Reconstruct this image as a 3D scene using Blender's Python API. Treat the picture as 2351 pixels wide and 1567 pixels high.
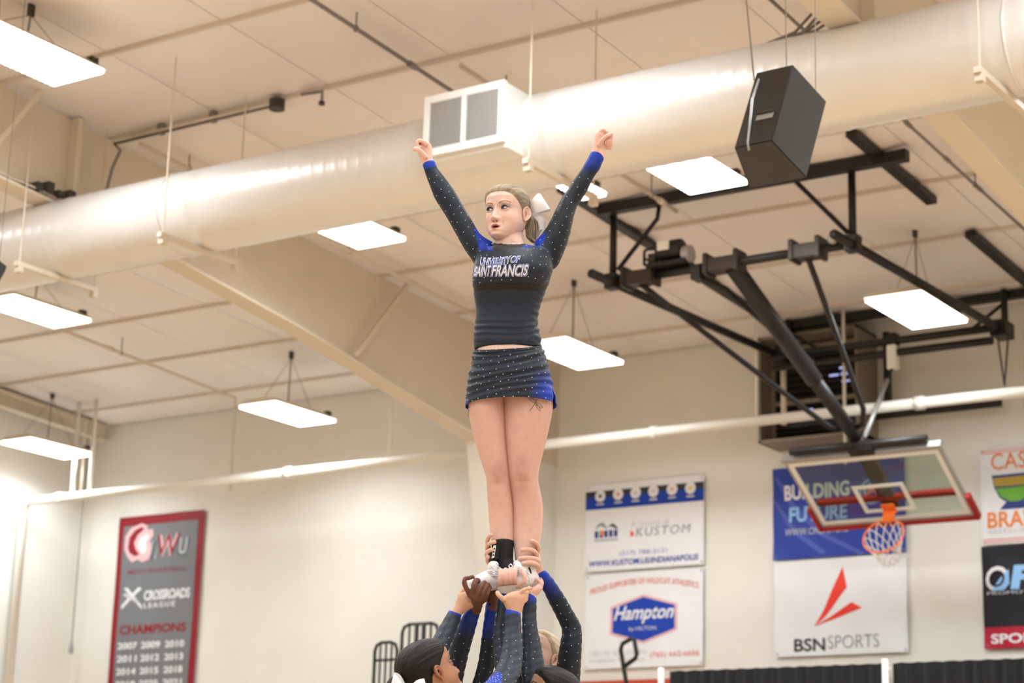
import bpy, bmesh, math, random
import numpy as np
from mathutils import Vector, Matrix, Euler
from mathutils.bvhtree import BVHTree
random.seed(7)
S = bpy.context.scene
COL = S.collection
for o in list(bpy.data.objects):
    bpy.data.objects.remove(o)

# ------------------------------------------------------------------ camera
FP, CX, CY = 4700.0, 1175.5, 783.5          # focal length in pixels of a 2351 x 1567 frame
_v1 = np.array([-7165.0, 1035.0, FP]); _v3 = np.array([500.0, -17870.0, FP])
_X = -_v1/np.linalg.norm(_v1)
_Z = _v3 - _X*(_v3@_X); _Z /= np.linalg.norm(_Z)
_Y = np.cross(_Z, _X)
RW = np.array([_X, _Y, _Z])                  # camera axes (right, down, forward) -> world
EYE = np.array([0.0, 0.0, 0.8])
cam = bpy.data.cameras.new('camera'); camo = bpy.data.objects.new('camera', cam); COL.objects.link(camo)
cam.sensor_width = 36.0; cam.lens = FP*36.0/2351.0; cam.clip_start = 0.05; cam.clip_end = 200
r_, d_, f_ = RW[:, 0], RW[:, 1], RW[:, 2]
camo.matrix_world = Matrix(((r_[0], -d_[0], -f_[0], EYE[0]), (r_[1], -d_[1], -f_[1], EYE[1]),
                            (r_[2], -d_[2], -f_[2], EYE[2]), (0, 0, 0, 1)))
cam.dof.use_dof = True; cam.dof.focus_distance = 8.15; cam.dof.aperture_fstop = 3.4
S.camera = camo

# ------------------------------------------------------------------ world, exposure
w = bpy.data.worlds.new('hall_air'); S.world = w; w.use_nodes = True
w.node_tree.nodes['Background'].inputs[0].default_value = (0.9, 0.9, 1.0, 1)
w.node_tree.nodes['Background'].inputs[1].default_value = 0.05
S.view_settings.view_transform = 'Standard'; S.view_settings.look = 'None'
S.view_settings.gamma = 1.0; S.view_settings.use_curve_mapping = False
S.view_settings.exposure = 0.27
LAMP_WATTS = 70.0
LENS_STRENGTH = 6.0
LAMP_COLOR = (0.82, 0.93, 1.0)

# ------------------------------------------------------------------ helpers
def ray(x, y):
    return RW@np.array([(x-CX)/FP, (y-CY)/FP, 1.0])
def onX(x, y, v): r = ray(x, y); return Vector(EYE+r*(v/r[0]))
def onY(x, y, v): r = ray(x, y); return Vector(EYE+r*(v/r[1]))
def onZ(x, y, v): r = ray(x, y); return Vector(EYE+r*((v-EYE[2])/r[2]))
ROOF_S = 0.0577
def zroof(y):
    return 7.449+ROOF_S*(19.6-y) if y > 3 else 7.449+ROOF_S*(16.6+(y-3))
def on_roof(x, y, drop=0.0):
    r = ray(x, y); t = (7.449+ROOF_S*19.6-drop-EYE[2])/(r[2]+ROOF_S*r[1]); return Vector(EYE+r*t)

def setp(o, label=None, cat=None, group=None, kind=None):
    if label: o['label'] = label
    if cat: o['category'] = cat
    if group: o['group'] = group
    if kind: o['kind'] = kind
    return o
def thing(name, label, cat, loc=(0, 0, 0), group=None, kind=None):
    o = bpy.data.objects.new(name, None); COL.objects.link(o); o.location = loc
    o.empty_display_size = 0.1
    return setp(o, label, cat, group, kind)
def wloc(o):
    v = Vector((0, 0, 0))
    while o is not None:
        v = v+o.location; o = o.parent
    return v

class MB:
    """collects shapes in world coordinates and links them as ONE mesh object"""
    def __init__(s): s.v = []; s.f = []; s.m = []; s.mi = 0
    def add(s, vs, fs):
        n = len(s.v); s.v += [Vector(q) for q in vs]; s.f += [tuple(i+n for i in q) for q in fs]; s.m += [s.mi]*len(fs)
        return s
    def hexa(s, c):     # 8 corners: bottom ring 0-3, top ring 4-7
        return s.add(c, [(3, 2, 1, 0), (4, 5, 6, 7), (0, 1, 5, 4), (1, 2, 6, 5), (2, 3, 7, 6), (3, 0, 4, 7)])
    def box(s, x0, x1, y0, y1, z0, z1):
        return s.hexa([(x0, y0, z0), (x1, y0, z0), (x1, y1, z0), (x0, y1, z0), (x0, y0, z1), (x1, y0, z1), (x1, y1, z1), (x0, y1, z1)])
    def obox(s, c, ax, ay, az, hx, hy, hz):
        c = Vector(c); ax = Vector(ax)*hx; ay = Vector(ay)*hy; az = Vector(az)*hz
        return s.hexa([c-ax-ay-az, c+ax-ay-az, c+ax+ay-az, c-ax+ay-az, c-ax-ay+az, c+ax-ay+az, c+ax+ay+az, c-ax+ay+az])
    def bar(s, a, b, wd, ht, up=(0, 0, 1)):
        a = Vector(a); b = Vector(b); d = (b-a).normalized(); u = Vector(up)
        sd = d.cross(u)
        if sd.length < 1e-4: sd = d.cross(Vector((1, 0, 0)))
        sd.normalize(); u = sd.cross(d)
        return s.obox((a+b)/2, d, sd, u, (b-a).length/2, wd/2, ht/2)
    def tube(s, pts, r, n=10, cap=True, flat=1.0):
        pts = [Vector(p) for p in pts]
        rs = r if isinstance(r, (list, tuple)) else [r]*len(pts)
        u = None; rings = []
        for i, p in enumerate(pts):
            d = (pts[min(i+1, len(pts)-1)]-pts[max(i-1, 0)]).normalized()
            if u is None:
                u = d.cross(Vector((0, 0, 1)))
                if u.length < 1e-3: u = Vector((1, 0, 0))
            u = (u-d*u.dot(d)).normalized(); w_ = d.cross(u)
            rings.append([p+(u*math.cos(2*math.pi*k/n)+w_*flat*math.sin(2*math.pi*k/n))*rs[i] for k in range(n)])
        vs = [q for ring in rings for q in ring]; fs = []
        for i in range(len(pts)-1):
            for k in range(n):
                fs.append((i*n+k, i*n+(k+1) % n, (i+1)*n+(k+1) % n, (i+1)*n+k))
        if cap:
            fs.append(tuple(range(n-1, -1, -1))); fs.append(tuple((len(pts)-1)*n+k for k in range(n)))
        return s.add(vs, fs)
    def ring_tube(s, c, ax, ay, R, r, n=40, m=8):
        c = Vector(c); ax = Vector(ax); ay = Vector(ay); az = ax.cross(ay); vs = []; fs = []
        for i in range(n):
            t = 2*math.pi*i/n; e = ax*math.cos(t)+ay*math.sin(t)
            for k in range(m):
                q = 2*math.pi*k/m; vs.append(c+e*(R+r*math.cos(q))+az*(r*math.sin(q)))
        for i in range(n):
            for k in range(m):
                fs.append((i*m+k, ((i+1) % n)*m+k, ((i+1) % n)*m+(k+1) % m, i*m+(k+1) % m))
        return s.add(vs, fs)
    def ball(s, c, r, n=10, m=7, sc=(1, 1, 1)):
        c = Vector(c); vs = [c+Vector((0, 0, r*sc[2]))]; fs = []
        for j in range(1, m):
            ph = math.pi*j/m
            for k in range(n):
                t = 2*math.pi*k/n
                vs.append(c+Vector((r*sc[0]*math.sin(ph)*math.cos(t), r*sc[1]*math.sin(ph)*math.sin(t), r*sc[2]*math.cos(ph))))
        vs.append(c-Vector((0, 0, r*sc[2])))
        for k in range(n): fs.append((0, 1+k, 1+(k+1) % n))
        for j in range(m-2):
            for k in range(n):
                a = 1+j*n; fs.append((a+k, a+n+k, a+n+(k+1) % n, a+(k+1) % n))
        a = 1+(m-2)*n
        for k in range(n): fs.append((a+k, len(vs)-1, a+(k+1) % n))
        return s.add(vs, fs)
    def prism(s, poly, ext):     # poly: list of 3-D points, ext: extrusion vector
        n = len(poly); ext = Vector(ext); vs = [Vector(p) for p in poly]+[Vector(p)+ext for p in poly]
        return s.add(vs, [tuple(range(n-1, -1, -1)), tuple(range(n, 2*n))]+[(k, (k+1) % n, n+(k+1) % n, n+k) for k in range(n)])
    def build(s, name, mat, parent=None, smooth=False, bevel=0.0, fix=True):
        off = wloc(parent) if parent else Vector((0, 0, 0))
        me = bpy.data.meshes.new(name); me.from_pydata([q-off for q in s.v], [], s.f); me.update()
        if fix or bevel:
            bm = bmesh.new(); bm.from_mesh(me)
            if bevel:
                bmesh.ops.bevel(bm, geom=[e for e in bm.edges], offset=bevel, segments=2, affect='EDGES', clamp_overlap=True)
            if fix: bmesh.ops.recalc_face_normals(bm, faces=bm.faces)
            bm.to_mesh(me); bm.free()
        for mm in (mat if isinstance(mat, (list, tuple)) else [mat]): me.materials.append(mm)
        if isinstance(mat, (list, tuple)) and not bevel and len(me.polygons) == len(s.m): me.polygons.foreach_set('material_index', s.m)
        if smooth: me.polygons.foreach_set('use_smooth', [True]*len(me.polygons))
        o = bpy.data.objects.new(name, me); COL.objects.link(o)
        if parent: o.parent = parent
        return o
def copy_tree(o, parent=None):
    c = o.copy(); COL.objects.link(c); c.parent = parent
    for ch in list(o.children): copy_tree(ch, c)
    return c

# ------------------------------------------------------------------ materials
def mat(name, col, rough=0.6, metal=0.0, noise=0.0, nscale=6.0, bump=0.0, bscale=60.0, spec=0.4, sheen=0.0, sss=0.0, attr=None):
    m = bpy.data.materials.new(name); m.use_nodes = True
    nt = m.node_tree; b = nt.nodes['Principled BSDF']
    b.inputs['Base Color'].default_value = (*col, 1); b.inputs['Roughness'].default_value = rough
    b.inputs['Metallic'].default_value = metal; b.inputs['Specular IOR Level'].default_value = spec
    if sheen: b.inputs['Sheen Weight'].default_value = sheen; b.inputs['Sheen Roughness'].default_value = 0.4
    if sss:
        b.inputs['Subsurface Weight'].default_value = sss; b.inputs['Subsurface Radius'].default_value = (0.012, 0.005, 0.003); b.inputs['Subsurface Scale'].default_value = 1.0
    tc = nt.nodes.new('ShaderNodeTexCoord')
    src = None
    if attr:
        a = nt.nodes.new('ShaderNodeVertexColor'); a.layer_name = attr; src = a.outputs[0]
        nt.links.new(src, b.inputs['Base Color'])
    if noise:
        n = nt.nodes.new('ShaderNodeTexNoise'); n.inputs['Scale'].default_value = nscale; n.inputs['Detail'].default_value = 5
        nt.links.new(tc.outputs['Object'], n.inputs['Vector'])
        mr = nt.nodes.new('ShaderNodeMapRange'); mr.inputs[1].default_value = 0.3; mr.inputs[2].default_value = 0.7
        mr.inputs[3].default_value = 1-noise; mr.inputs[4].default_value = 1+noise
        nt.links.new(n.outputs['Fac'], mr.inputs[0])
        mx = nt.nodes.new('ShaderNodeMix'); mx.data_type = 'RGBA'; mx.blend_type = 'MULTIPLY'; mx.inputs['Factor'].default_value = 1
        if src: nt.links.new(src, mx.inputs['A'])
        else: mx.inputs['A'].default_value = (*col, 1)
        nt.links.new(mr.outputs[0], mx.inputs['B']); nt.links.new(mx.outputs['Result'], b.inputs['Base Color'])
    if bump:
        n = nt.nodes.new('ShaderNodeTexNoise'); n.inputs['Scale'].default_value = bscale; n.inputs['Detail'].default_value = 4
        nt.links.new(tc.outputs['Object'], n.inputs['Vector'])
        bp = nt.nodes.new('ShaderNodeBump'); bp.inputs['Strength'].default_value = bump; bp.inputs['Distance'].default_value = 0.01
        nt.links.new(n.outputs['Fac'], bp.inputs['Height']); nt.links.new(bp.outputs['Normal'], b.inputs['Normal'])
    return m
M = {}
M['wall'] = mat('painted_block', (0.80, 0.775, 0.71), 0.7, noise=0.03, nscale=1.5)
M['roof'] = mat('vinyl_insulation', (0.87, 0.815, 0.785), 0.55, noise=0.03, nscale=1.2, bump=0.15, bscale=3.0)
M['purlin'] = mat('purlin_paint', (0.68, 0.60, 0.52), 0.6)
M['steel'] = mat('beam_paint', (0.72, 0.63, 0.50), 0.55, noise=0.03, nscale=2)
M['pipe'] = mat('cream_pipe', (0.70, 0.61, 0.50), 0.5)
M['wpipe'] = mat('white_pipe', (0.86, 0.83, 0.76), 0.35)
M['white'] = mat('white_enamel', (0.85, 0.85, 0.83), 0.4)
M['duct'] = mat('duct_metal', (0.80, 0.785, 0.765), 0.36, metal=0.25, noise=0.02, nscale=3, spec=0.5)
M['black'] = mat('black_steel', (0.012, 0.010, 0.0095), 0.45, noise=0.2, nscale=8)
M['collar'] = mat('collar_steel', (0.045, 0.034, 0.026), 0.45, metal=0.3)
M['wire'] = mat('wire_grey', (0.25, 0.22, 0.2), 0.5)
M['dark'] = mat('dark_fitting', (0.05, 0.042, 0.035), 0.5)
M['cabinet'] = mat('speaker_paint', (0.0085, 0.009, 0.0105), 0.34, noise=0.1, nscale=4, spec=0.6)
M['red'] = mat('red_padding', (0.42, 0.022, 0.02), 0.55, bump=0.1)
M['orange'] = mat('orange_rim', (0.85, 0.16, 0.03), 0.4)
M['net'] = mat('net_cord', (0.85, 0.80, 0.74), 0.8)
M['grey'] = mat('grey_metal', (0.42, 0.41, 0.40), 0.4, metal=0.4)
M['drape'] = mat('black_drape', (0.010, 0.011, 0.014), 0.85, sheen=0.2)
M['floor'] = mat('maple_floor', (0.57, 0.40, 0.25), 0.3, noise=0.1, nscale=4)
M['housing'] = mat('lamp_housing', (0.78, 0.70, 0.55), 0.5)
def emit(name, col, st):
    m = bpy.data.materials.new(name); m.use_nodes = True; nt = m.node_tree
    b = nt.nodes['Principled BSDF']; b.inputs['Base Color'].default_value = (0.8, 0.8, 0.8, 1)
    b.inputs['Emission Color'].default_value = (*col, 1); b.inputs['Emission Strength'].default_value = st
    m.cycles.emission_sampling = 'NONE'
    return m
M['lens'] = emit('lamp_lens', (1.0, 0.985, 0.96), LENS_STRENGTH)
M['daylight'] = emit('daylight_gap', (0.25, 0.33, 0.9), 0.8)

# ------------------------------------------------------------------ the hall
XL, XR, YB, YF = -22.75, 14.0, 21.9, -16.0
mb = MB(); mb.box(XL-.2, XR+.2, YF-.2, YB+.2, -0.2, 0.0)
setp(mb.build('floor', M['floor']), kind='structure')
def wall_material():
    m = M['wall']; nt = m.node_tree; b = nt.nodes['Principled BSDF']
    tc = nt.nodes.new('ShaderNodeTexCoord'); mp = nt.nodes.new('ShaderNodeMapping'); mp.inputs['Rotation'].default_value = (math.radians(90), 0, 0)
    br = nt.nodes.new('ShaderNodeTexBrick'); br.inputs['Scale'].default_value = 1; br.inputs['Brick Width'].default_value = 0.4; br.inputs['Row Height'].default_value = 0.2
    br.inputs['Mortar Size'].default_value = 0.006; br.inputs['Color1'].default_value = (1, 1, 1, 1); br.inputs['Color2'].default_value = (1, 1, 1, 1); br.inputs['Mortar'].default_value = (0, 0, 0, 1)
    nt.links.new(tc.outputs['Object'], mp.inputs[0]); nt.links.new(mp.outputs[0], br.inputs['Vector'])
    bp = nt.nodes.new('ShaderNodeBump'); bp.inputs['Strength'].default_value = 0.25; bp.inputs['Distance'].default_value = 0.004
    nt.links.new(br.outputs['Color'], bp.inputs['Height']); nt.links.new(bp.outputs['Normal'], b.inputs['Normal'])
wall_material()
mb = MB(); mb.box(XL-.2, XR+.2, YB, YB+.2, 0, zroof(YB)+.07); setp(mb.build('wall_back', M['wall']), kind='structure')
def gable(x0, x1):
    ys = [YF-.2, 3, YB+.2]; vs = []; m = MB()
    for x in (x0, x1):
        vs += [(x, ys[0], 0), (x, ys[2], 0), (x, ys[2], zroof(ys[2])+.07), (x, 3, zroof(3)+.07), (x, ys[0], zroof(ys[0])+.07)]
    return m.add(vs, [(0, 1, 2, 3, 4), (9, 8, 7, 6, 5)]+[(k, (k+1) % 5, 5+(k+1) % 5, 5+k) for k in range(5)])
setp(gable(XL-.2, XL).build('wall_left', M['wall']), kind='structure')
setp(gable(XR, XR+.2).build('wall_right', M['wall']), kind='structure')
mb = MB(); mb.box(XL-.2, XR+.2, YF-.2, YF, 0, zroof(YF)+.02); setp(mb.build('wall_front', M['wall']), kind='structure')
mb = MB()
for y0, y1 in ((YF-.2, 3), (3, YB+.2)):
    a, b = zroof(y0)+.06, zroof(y1)+.06
    if y0 == 3: a = 7.449+ROOF_S*16.6+.06
    mb.hexa([(XL-.2, y0, a), (XR+.2, y0, a), (XR+.2, y1, b), (XL-.2, y1, b), (XL-.2, y0, a+.2), (XR+.2, y0, a+.2), (XR+.2, y1, b+.2), (XL-.2, y1, b+.2)])
ceil = setp(mb.build('ceiling', M['roof']), kind='structure')
# insulation panels hung between the purlins (pillow shaped, joints recessed)
PY = [21.86, 21.06, 19.52, 18.02, 16.52, 15.05, 13.59, 12.12, 10.6, 9.1]
BX = [-22.3, -14.15, -5.85]
panel_mesh = {}
def panel(x0, x1, y0, y1):
    key = (round(x1-x0, 3), round(y0-y1, 3))
    if key not in panel_mesh:
        n = 5; hx, hy = (x1-x0)/2-.003, (y0-y1)/2-.008; vs = []; fs = []
        for j in range(n+1):
            for i in range(n+1):
                u, v = i/n*2-1, j/n*2-1
                sag = -0.05*(1-abs(u)**2.5)*(1-v**4)
                vs.append((u*hx, v*hy, sag-ROOF_S*v*hy))
        for j in range(n):
            for i in range(n):
                a = j*(n+1)+i; fs.append((a+n+1, a+n+2, a+1, a))
        me = bpy.data.meshes.new('roof_panel'); me.from_pydata(vs, [], fs); me.materials.append(M['roof'])
        me.polygons.foreach_set('use_smooth', [True]*len(me.polygons)); panel_mesh[key] = me
    o = bpy.data.objects.new('roof_panel', panel_mesh[key]); COL.objects.link(o); o.parent = ceil
    o.location = ((x0+x1)/2, (y0+y1)/2, zroof((y0+y1)/2)+.03)
cols = [XL, BX[0]]
for a, b in ((BX[0], BX[1]), (BX[1], BX[2])):
    cols += [a+(b-a)*k/6 for k in range(1, 7)]
cols += [BX[2]+1.36, BX[2]+2.72]
for i in range(len(cols)-1):
    for j in range(len(PY)-1):
        panel(cols[i], cols[i+1], PY[j], PY[j+1])
for y in PY[1:]:
    mb = MB(); z = zroof(y); mb.box(XL, cols[-1], y-.014, y+.014, z-.012, z+.08)
    mb.build('purlin', M['purlin'], ceil)

# ------------------------------------------------------------------ roof beams
def beam(x, label, y_hi=9.0, tail=True):
    t = thing('roof_beam', label, 'beam', (x, YB-.1, 0), 'tapered steel roof beams', 'structure')
    prof = [(21.88, 5.98), (20.0, 6.0), (19.7, 6.04), (16.56, 6.55), (14.5, 6.80), (12.1, 6.95), (y_hi, 7.05)]
    w_ = MB(); fl = MB()
    for k in range(len(prof)-1):
        (ya, za), (yb, zb) = prof[k], prof[k+1]
        w_.hexa([(x-.012, yb, zb), (x+.012, yb, zb), (x+.012, ya, za), (x-.012, ya, za), (x-.012, yb, zroof(yb)), (x+.012, yb, zroof(yb)), (x+.012, ya, zroof(ya)), (x-.012, ya, zroof(ya))])
        if k: fl.bar((x, ya, za), (x, yb, zb), .25, .025)
    cw = MB(); cw.hexa([(x-.012, 21.3, 0), (x+.012, 21.3, 0), (x+.012, 21.88, 0), (x-.012, 21.88, 0), (x-.012, 20.02, 5.98), (x+.012, 20.02, 5.98), (x+.012, 21.88, 5.98), (x-.012, 21.88, 5.98)]); cw.build('column_web', M['wall'], t)
    cf = MB(); cf.bar((x, 21.3, 0), (x, 20.02, 5.99), .25, .02, (0, 1, 0)); cf.build('column_flange', M['wall'], t)
    w_.build('web', M['steel'], t); fl.build('lower_flange', M['steel'], t)
    for ys in ():
        s_ = MB(); zl = np.interp(ys, [p[0] for p in prof[::-1]], [p[1] for p in prof[::-1]])
        s_.hexa([(x+.012, ys-.03-.9*(1), zl), (x+.05, ys-.03-.9, zl), (x+.05, ys-.9+.03, zl), (x+.012, ys-.9+.03, zl),
                 (x+.012, ys-.03, zroof(ys)), (x+.05, ys-.03, zroof(ys)), (x+.05, ys+.03, zroof(ys)), (x+.012, ys+.03, zroof(ys))])
        if ys > 17: s_.build('flange_brace', M['pipe'], t)
    p = MB(); p.box(x-.13, x+.13, 13.03, 13.09, 6.85, zroof(13.06)); p.build('splice_plate', M['steel'], t)
    return t
beam(BX[1], 'long tan tapered roof beam running down to the wall behind the lifted cheerleader')
beam(BX[2], 'tan tapered roof beam in the upper right corner beyond the duct')
x = BX[0]
lb = [o for o in COL.objects if o.name == 'roof_beam'][0]
for a, b in (((940, 648), (815, 815)), ((95, 208), (-12, 335))):
    mb = MB(); mb.bar(on_roof(*a), onX(*b, BX[1]+.13), .05, .05); mb.build('flange_brace', M['pipe'], lb)
t = thing('roof_beam', 'shallow tan rafter along the top of the left wall', 'beam', (x, 21.8, 0), None, 'structure')
mb = MB()
for dz in (0, -.22): mb.bar((x, 21.8, zroof(21.8)-.02+dz), (x, 9, zroof(9)-.02+dz), .15, .02)
mb.build('flange', M['steel'], t)
mb = MB(); mb.hexa([(x-.01, 9, zroof(9)-.24), (x+.01, 9, zroof(9)-.24), (x+.01, 21.8, zroof(21.8)-.24), (x-.01, 21.8, zroof(21.8)-.24),
                    (x-.01, 9, zroof(9)), (x+.01, 9, zroof(9)), (x+.01, 21.8, zroof(21.8)), (x-.01, 21.8, zroof(21.8))]); mb.build('web', M['steel'], t)

# ------------------------------------------------------------------ high-bay lamps
def lens_mesh(w0, w1, L):
    vs = []; n = 22
    for k in range(n*2+1):
        y = -L/2+L*k/(2*n); b = 0.010*abs(math.sin(math.pi*k/2)) if True else 0
        vs.append((y, b))
    return vs
def lamp(x, y, z, label, wd=.60, L=1.22, wires=True, group='ceiling lamps'):
    t = thing('high_bay_lamp', label, 'lamp', (x, y, z), group)
    h = MB()
    h.hexa([(x-wd/2-.015, y-L/2-.03, z+.012), (x+wd/2+.015, y-L/2-.03, z+.012), (x+wd/2+.015, y+L/2+.03, z+.012), (x-wd/2-.015, y+L/2+.03, z+.012),
            (x-wd/2+.08, y-L/2+.02, z+.085), (x+wd/2-.08, y-L/2+.02, z+.085), (x+wd/2-.08, y+L/2-.02, z+.085), (x-wd/2+.08, y+L/2-.02, z+.085)])
    h.build('housing', M['housing'], t)
    if wd > .3: strips = ((x-wd/2, x+wd*.12), (x+wd*.14, x+wd/2))
    else: strips = ((x-wd/2, x+wd/2),)
    for a, b in strips:
        m = MB(); n = 18; ys = [y-L/2+L*k/(2*n) for k in range(2*n+1)]
        ring = [(a-(.012 if k % 2 else 0), ys[k]) for k in range(2*n+1)]+[(b+(.012 if k % 2 else 0), ys[k]) for k in range(2*n, -1, -1)]
        m.prism([(p[0], p[1], z-.022) for p in ring], (0, 0, .034))
        m.build('lens', M['lens'], t)
    if wires:
        top = Vector((x, y, zroof(y)+.02))
        b = MB(); b.box(x-.018, x+.018, y-.03, y+.03, zroof(y)-.09, zroof(y)+.02); b.build('hanger_box', M['dark'], t)
        wr = MB()
        for s in (-1, 1): wr.tube([top-Vector((0, 0, .1)), (x, y+s*L*.42, z+.08)], .004, 5)
        wr.build('hanging_wire', M['wire'], t)
        c = MB(); c.tube([top-Vector((0, 0, .1)), (x+.03, y-.05, z+.08)], .010, 6); c.build('power_cord', M['wire'], t)
    hb = MB(); hb.box(x+wd/2-.12, x+wd/2-.05, y+L/2-.10, y+L/2-.02, z+.04, z+.12); hb.build('end_bracket', M['dark'], t)
    ld = bpy.data.lights.new('lamp_light', 'AREA'); ld.shape = 'RECTANGLE'; ld.size = wd; ld.size_y = L; ld.energy = LAMP_WATTS*wd/.6; ld.color = LAMP_COLOR; ld.spread = math.radians(157)
    lo = bpy.data.objects.new('lamp_light', ld); COL.objects.link(lo); lo.parent = t; lo.location = (0, 0, -.03)
    return t
def lamp_at(px, py, z, label, **k):      # far right corner of the lens seen at a pixel of the photograph
    p = onZ(px, py, z); wd = k.get('wd', .6)
    return lamp(p.x-wd/2, p.y-.61, z, label, **k)
lamp_at(238, 163, 7.5, 'long white ceiling lamp cut by the upper left corner, nearest to the viewer')
lamp_at(208, 735, 7.15, 'white ceiling lamp at the left edge just below the round duct')
lamp_at(930, 548, 7.15, 'white ceiling lamp partly hidden under the duct left of the lifted cheerleader')
lamp_at(1715, 418, 7.15, 'white ceiling lamp half hidden behind the hanging black speaker')
lamp_at(215, 1042, 6.6, 'white ceiling lamp hanging low in the far left corner')
lamp_at(770, 965, 6.6, 'white ceiling lamp hanging alone before the wall, left of the lifted cheerleader')
lamp_at(1430, 831, 6.6, 'white ceiling lamp whose left end is hidden by the cheerleader at her hip')
lamp_at(2220, 735, 6.6, 'white ceiling lamp seen through the black frame of the basketball hoop')
lamp_at(1391, 445, 7.15, 'narrow white ceiling lamp peeking out beside the raised right sleeve', wd=.26)
for x in (-3.6, .9, 5.5, 10.0):
    for y, z in ((19.1, 6.6), (15.3, 7.15), (11.1, 7.5)): lamp(x, y, z, 'white ceiling lamp outside the view to the right', wires=False, group='lamps outside the view')
lamp(-16.9, 11.1, 7.5, 'white ceiling lamp outside the view to the left', wires=False, group='lamps outside the view left')
lamp(-8.0, 11.1, 7.5, 'white ceiling lamp above the top edge of the view', wires=False, group='lamps above the view')
for x in (-19, -12.4, -8.0, -3.6, 1.0, 5.5, 10.5):
    for y in (6.5, 1.8, -2.8, -7.5, -12.3): lamp(x, y, 7.4, 'white ceiling lamp behind the viewer', wires=False, group='lamps behind the viewer')

# ------------------------------------------------------------------ round duct with supply grille
DY, DZ, DR = 13.0, 6.58, 0.38
duct = thing('spiral_duct', 'big round silver air duct running across the whole hall under the roof', 'duct', (-9, DY, DZ-DR))
def duct_section(x0, x1):
    m = MB(); n = 56; vs = []; fs = []
    xs = list(np.linspace(x0, x1, max(2, int((x1-x0)/.0217))))
    for i, x in enumerate(xs):
        for k in range(n):
            a = 2*math.pi*k/n
            ph = (x/0.13-a/(2*math.pi)) % 1.0      # standing seam winding round the duct
            r = DR+(0.0035 if ph < 0.17 else 0.0)
            vs.append((x, DY+r*math.cos(a), DZ+r*math.sin(a)))
    for i in range(len(xs)-1):
        for k in range(n):
            fs.append((i*n+k, i*n+(k+1) % n, (i+1)*n+(k+1) % n, (i+1)*n+k))
    return m.add(vs, fs)
for a, b in ((XL+.3, -16.4), (-16.4, -12.5), (-12.5, -8.9), (-8.9, -4.6), (-4.6, -1.2)):
    duct_section(a, b).build('duct_section', M['duct'], duct, smooth=True, fix=False)
for x in (-16.4, -12.5, -4.6):
    m = MB(); m.ring_tube((x, DY, DZ), (0, 1, 0), (0, 0, 1), DR+.004, .010, 48, 6); m.build('joint_band', M['duct'], duct, smooth=True)
M['slatgap'] = mat('grille_gap', (0.10, 0.095, 0.095), 0.6)
# box with supply grille let into the duct
gx0, gx1, gy, gz0, gz1 = -9.37, -8.59, 12.42, 6.33, 6.86
m = MB(); m.box(gx0+.01, gx1, gy+.02, 12.95, 6.345, 6.89)
gb = m.build('grille_box', M['white'], duct, bevel=.006)
m = MB()
for a in ((gx0, gx1, 6.84, 6.90), (gx0, gx1, 6.385, 6.445)): m.box(a[0], a[1], gy-.02, gy+.02, a[2], a[3])
for a in ((gx0, gx0+.05), (gx1-.055, gx1), ((gx0+gx1)/2-.02, (gx0+gx1)/2+.02)): m.box(a[0], a[1], gy-.02, gy+.02, 6.445, 6.84)
m.build('grille_frame', M['white'], gb)
m = MB(); m.box(gx0+.05, gx1-.055, gy+.012, gy+.019, 6.445, 6.84); m.build('grille_back', M['slatgap'], gb)
for x0, x1 in ((gx0+.05, (gx0+gx1)/2-.02), ((gx0+gx1)/2+.02, gx1-.055)):
    m = MB()
    for k in range(20):
        z = 6.455+k*.0197
        m.hexa([(x0, gy-.012, z), (x1, gy-.012, z), (x1, gy+.010, z+.009), (x0, gy+.010, z+.009), (x0, gy-.014, z+.006), (x1, gy-.014, z+.006), (x1, gy+.008, z+.012), (x0, gy+.008, z+.012)])
    setp(m.build('grille_slats', M['white'], gb), kind='stuff')
# hangers: a channel under the duct hung on two rods
for x in (-12.2, -8.36, -4.7, -14.0):
    m = MB(); m.box(x-.025, x+.025, DY-.62, DY+.42, 6.155, 6.198)
    h = m.build('hanger_channel', M['pipe'], duct)
    for y in (DY-.57, DY+.385):
        m = MB(); m.tube([(x, y, 6.10), (x, y, zroof(y)+.02)], .008, 6); m.box(x-.03, x+.03, y-.03, y+.03, 6.10, 6.155)
        m.build('hanger_rod', M['pipe'], h)

# ------------------------------------------------------------------ pipes and conduits
def pipe_thing(name, label, pts, r, m_, cat='pipe', hang=None, group=None, couplings=()):
    b = MB(); b.tube(pts, r, 10)
    base = pts[len(pts)//2]
    t = thing(name, label, cat, tuple(base), group)
    b.build('pipe', m_, t, smooth=True)
    for c in couplings:
        c = Vector(c); q = MB(); d = (Vector(pts[1])-Vector(pts[0])).normalized()
        q.tube([c-d*.05, c+d*.05], r*1.5, 10); q.build('coupling', m_, t, smooth=True)
    if hang:
        for (hx, hy, hz) in hang:
            q = MB(); q.tube([(hx, hy, hz), (hx, hy, zroof(hy)+.03)], .008, 6); q.ring_tube((hx, hy, hz), (1, 0, 0), (0, 0, 1), r+.006, .006, 12, 5); q.build('pipe_hanger', M['wire'], t)
    return t
def branch(x, y0, y1, drop, label, m_=M['pipe'], r=.022, heads=(), tail=0):
    pts = [(x, y0, zroof(y0)-drop), (x, y1, zroof(y1)-drop)]
    if tail: pts.append((x, y1+.02, zroof(y1)-drop-tail))
    hang = [(x, y, zroof(y)-drop) for y in np.arange(y0+.7, y1, 2.6)]
    return pipe_thing('sprinkler_pipe', label, [Vector(p) for p in pts], r, m_, hang=hang, group='sprinkler branch pipes', couplings=[(x, y, zroof(y)-drop) for y in heads])
branch(-10.2, 9.2, 14.6, .14, 'thin dark sprinkler pipe under the roof running down behind the grille box', M['wire'], .02, heads=(11.2, 13.3))
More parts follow.
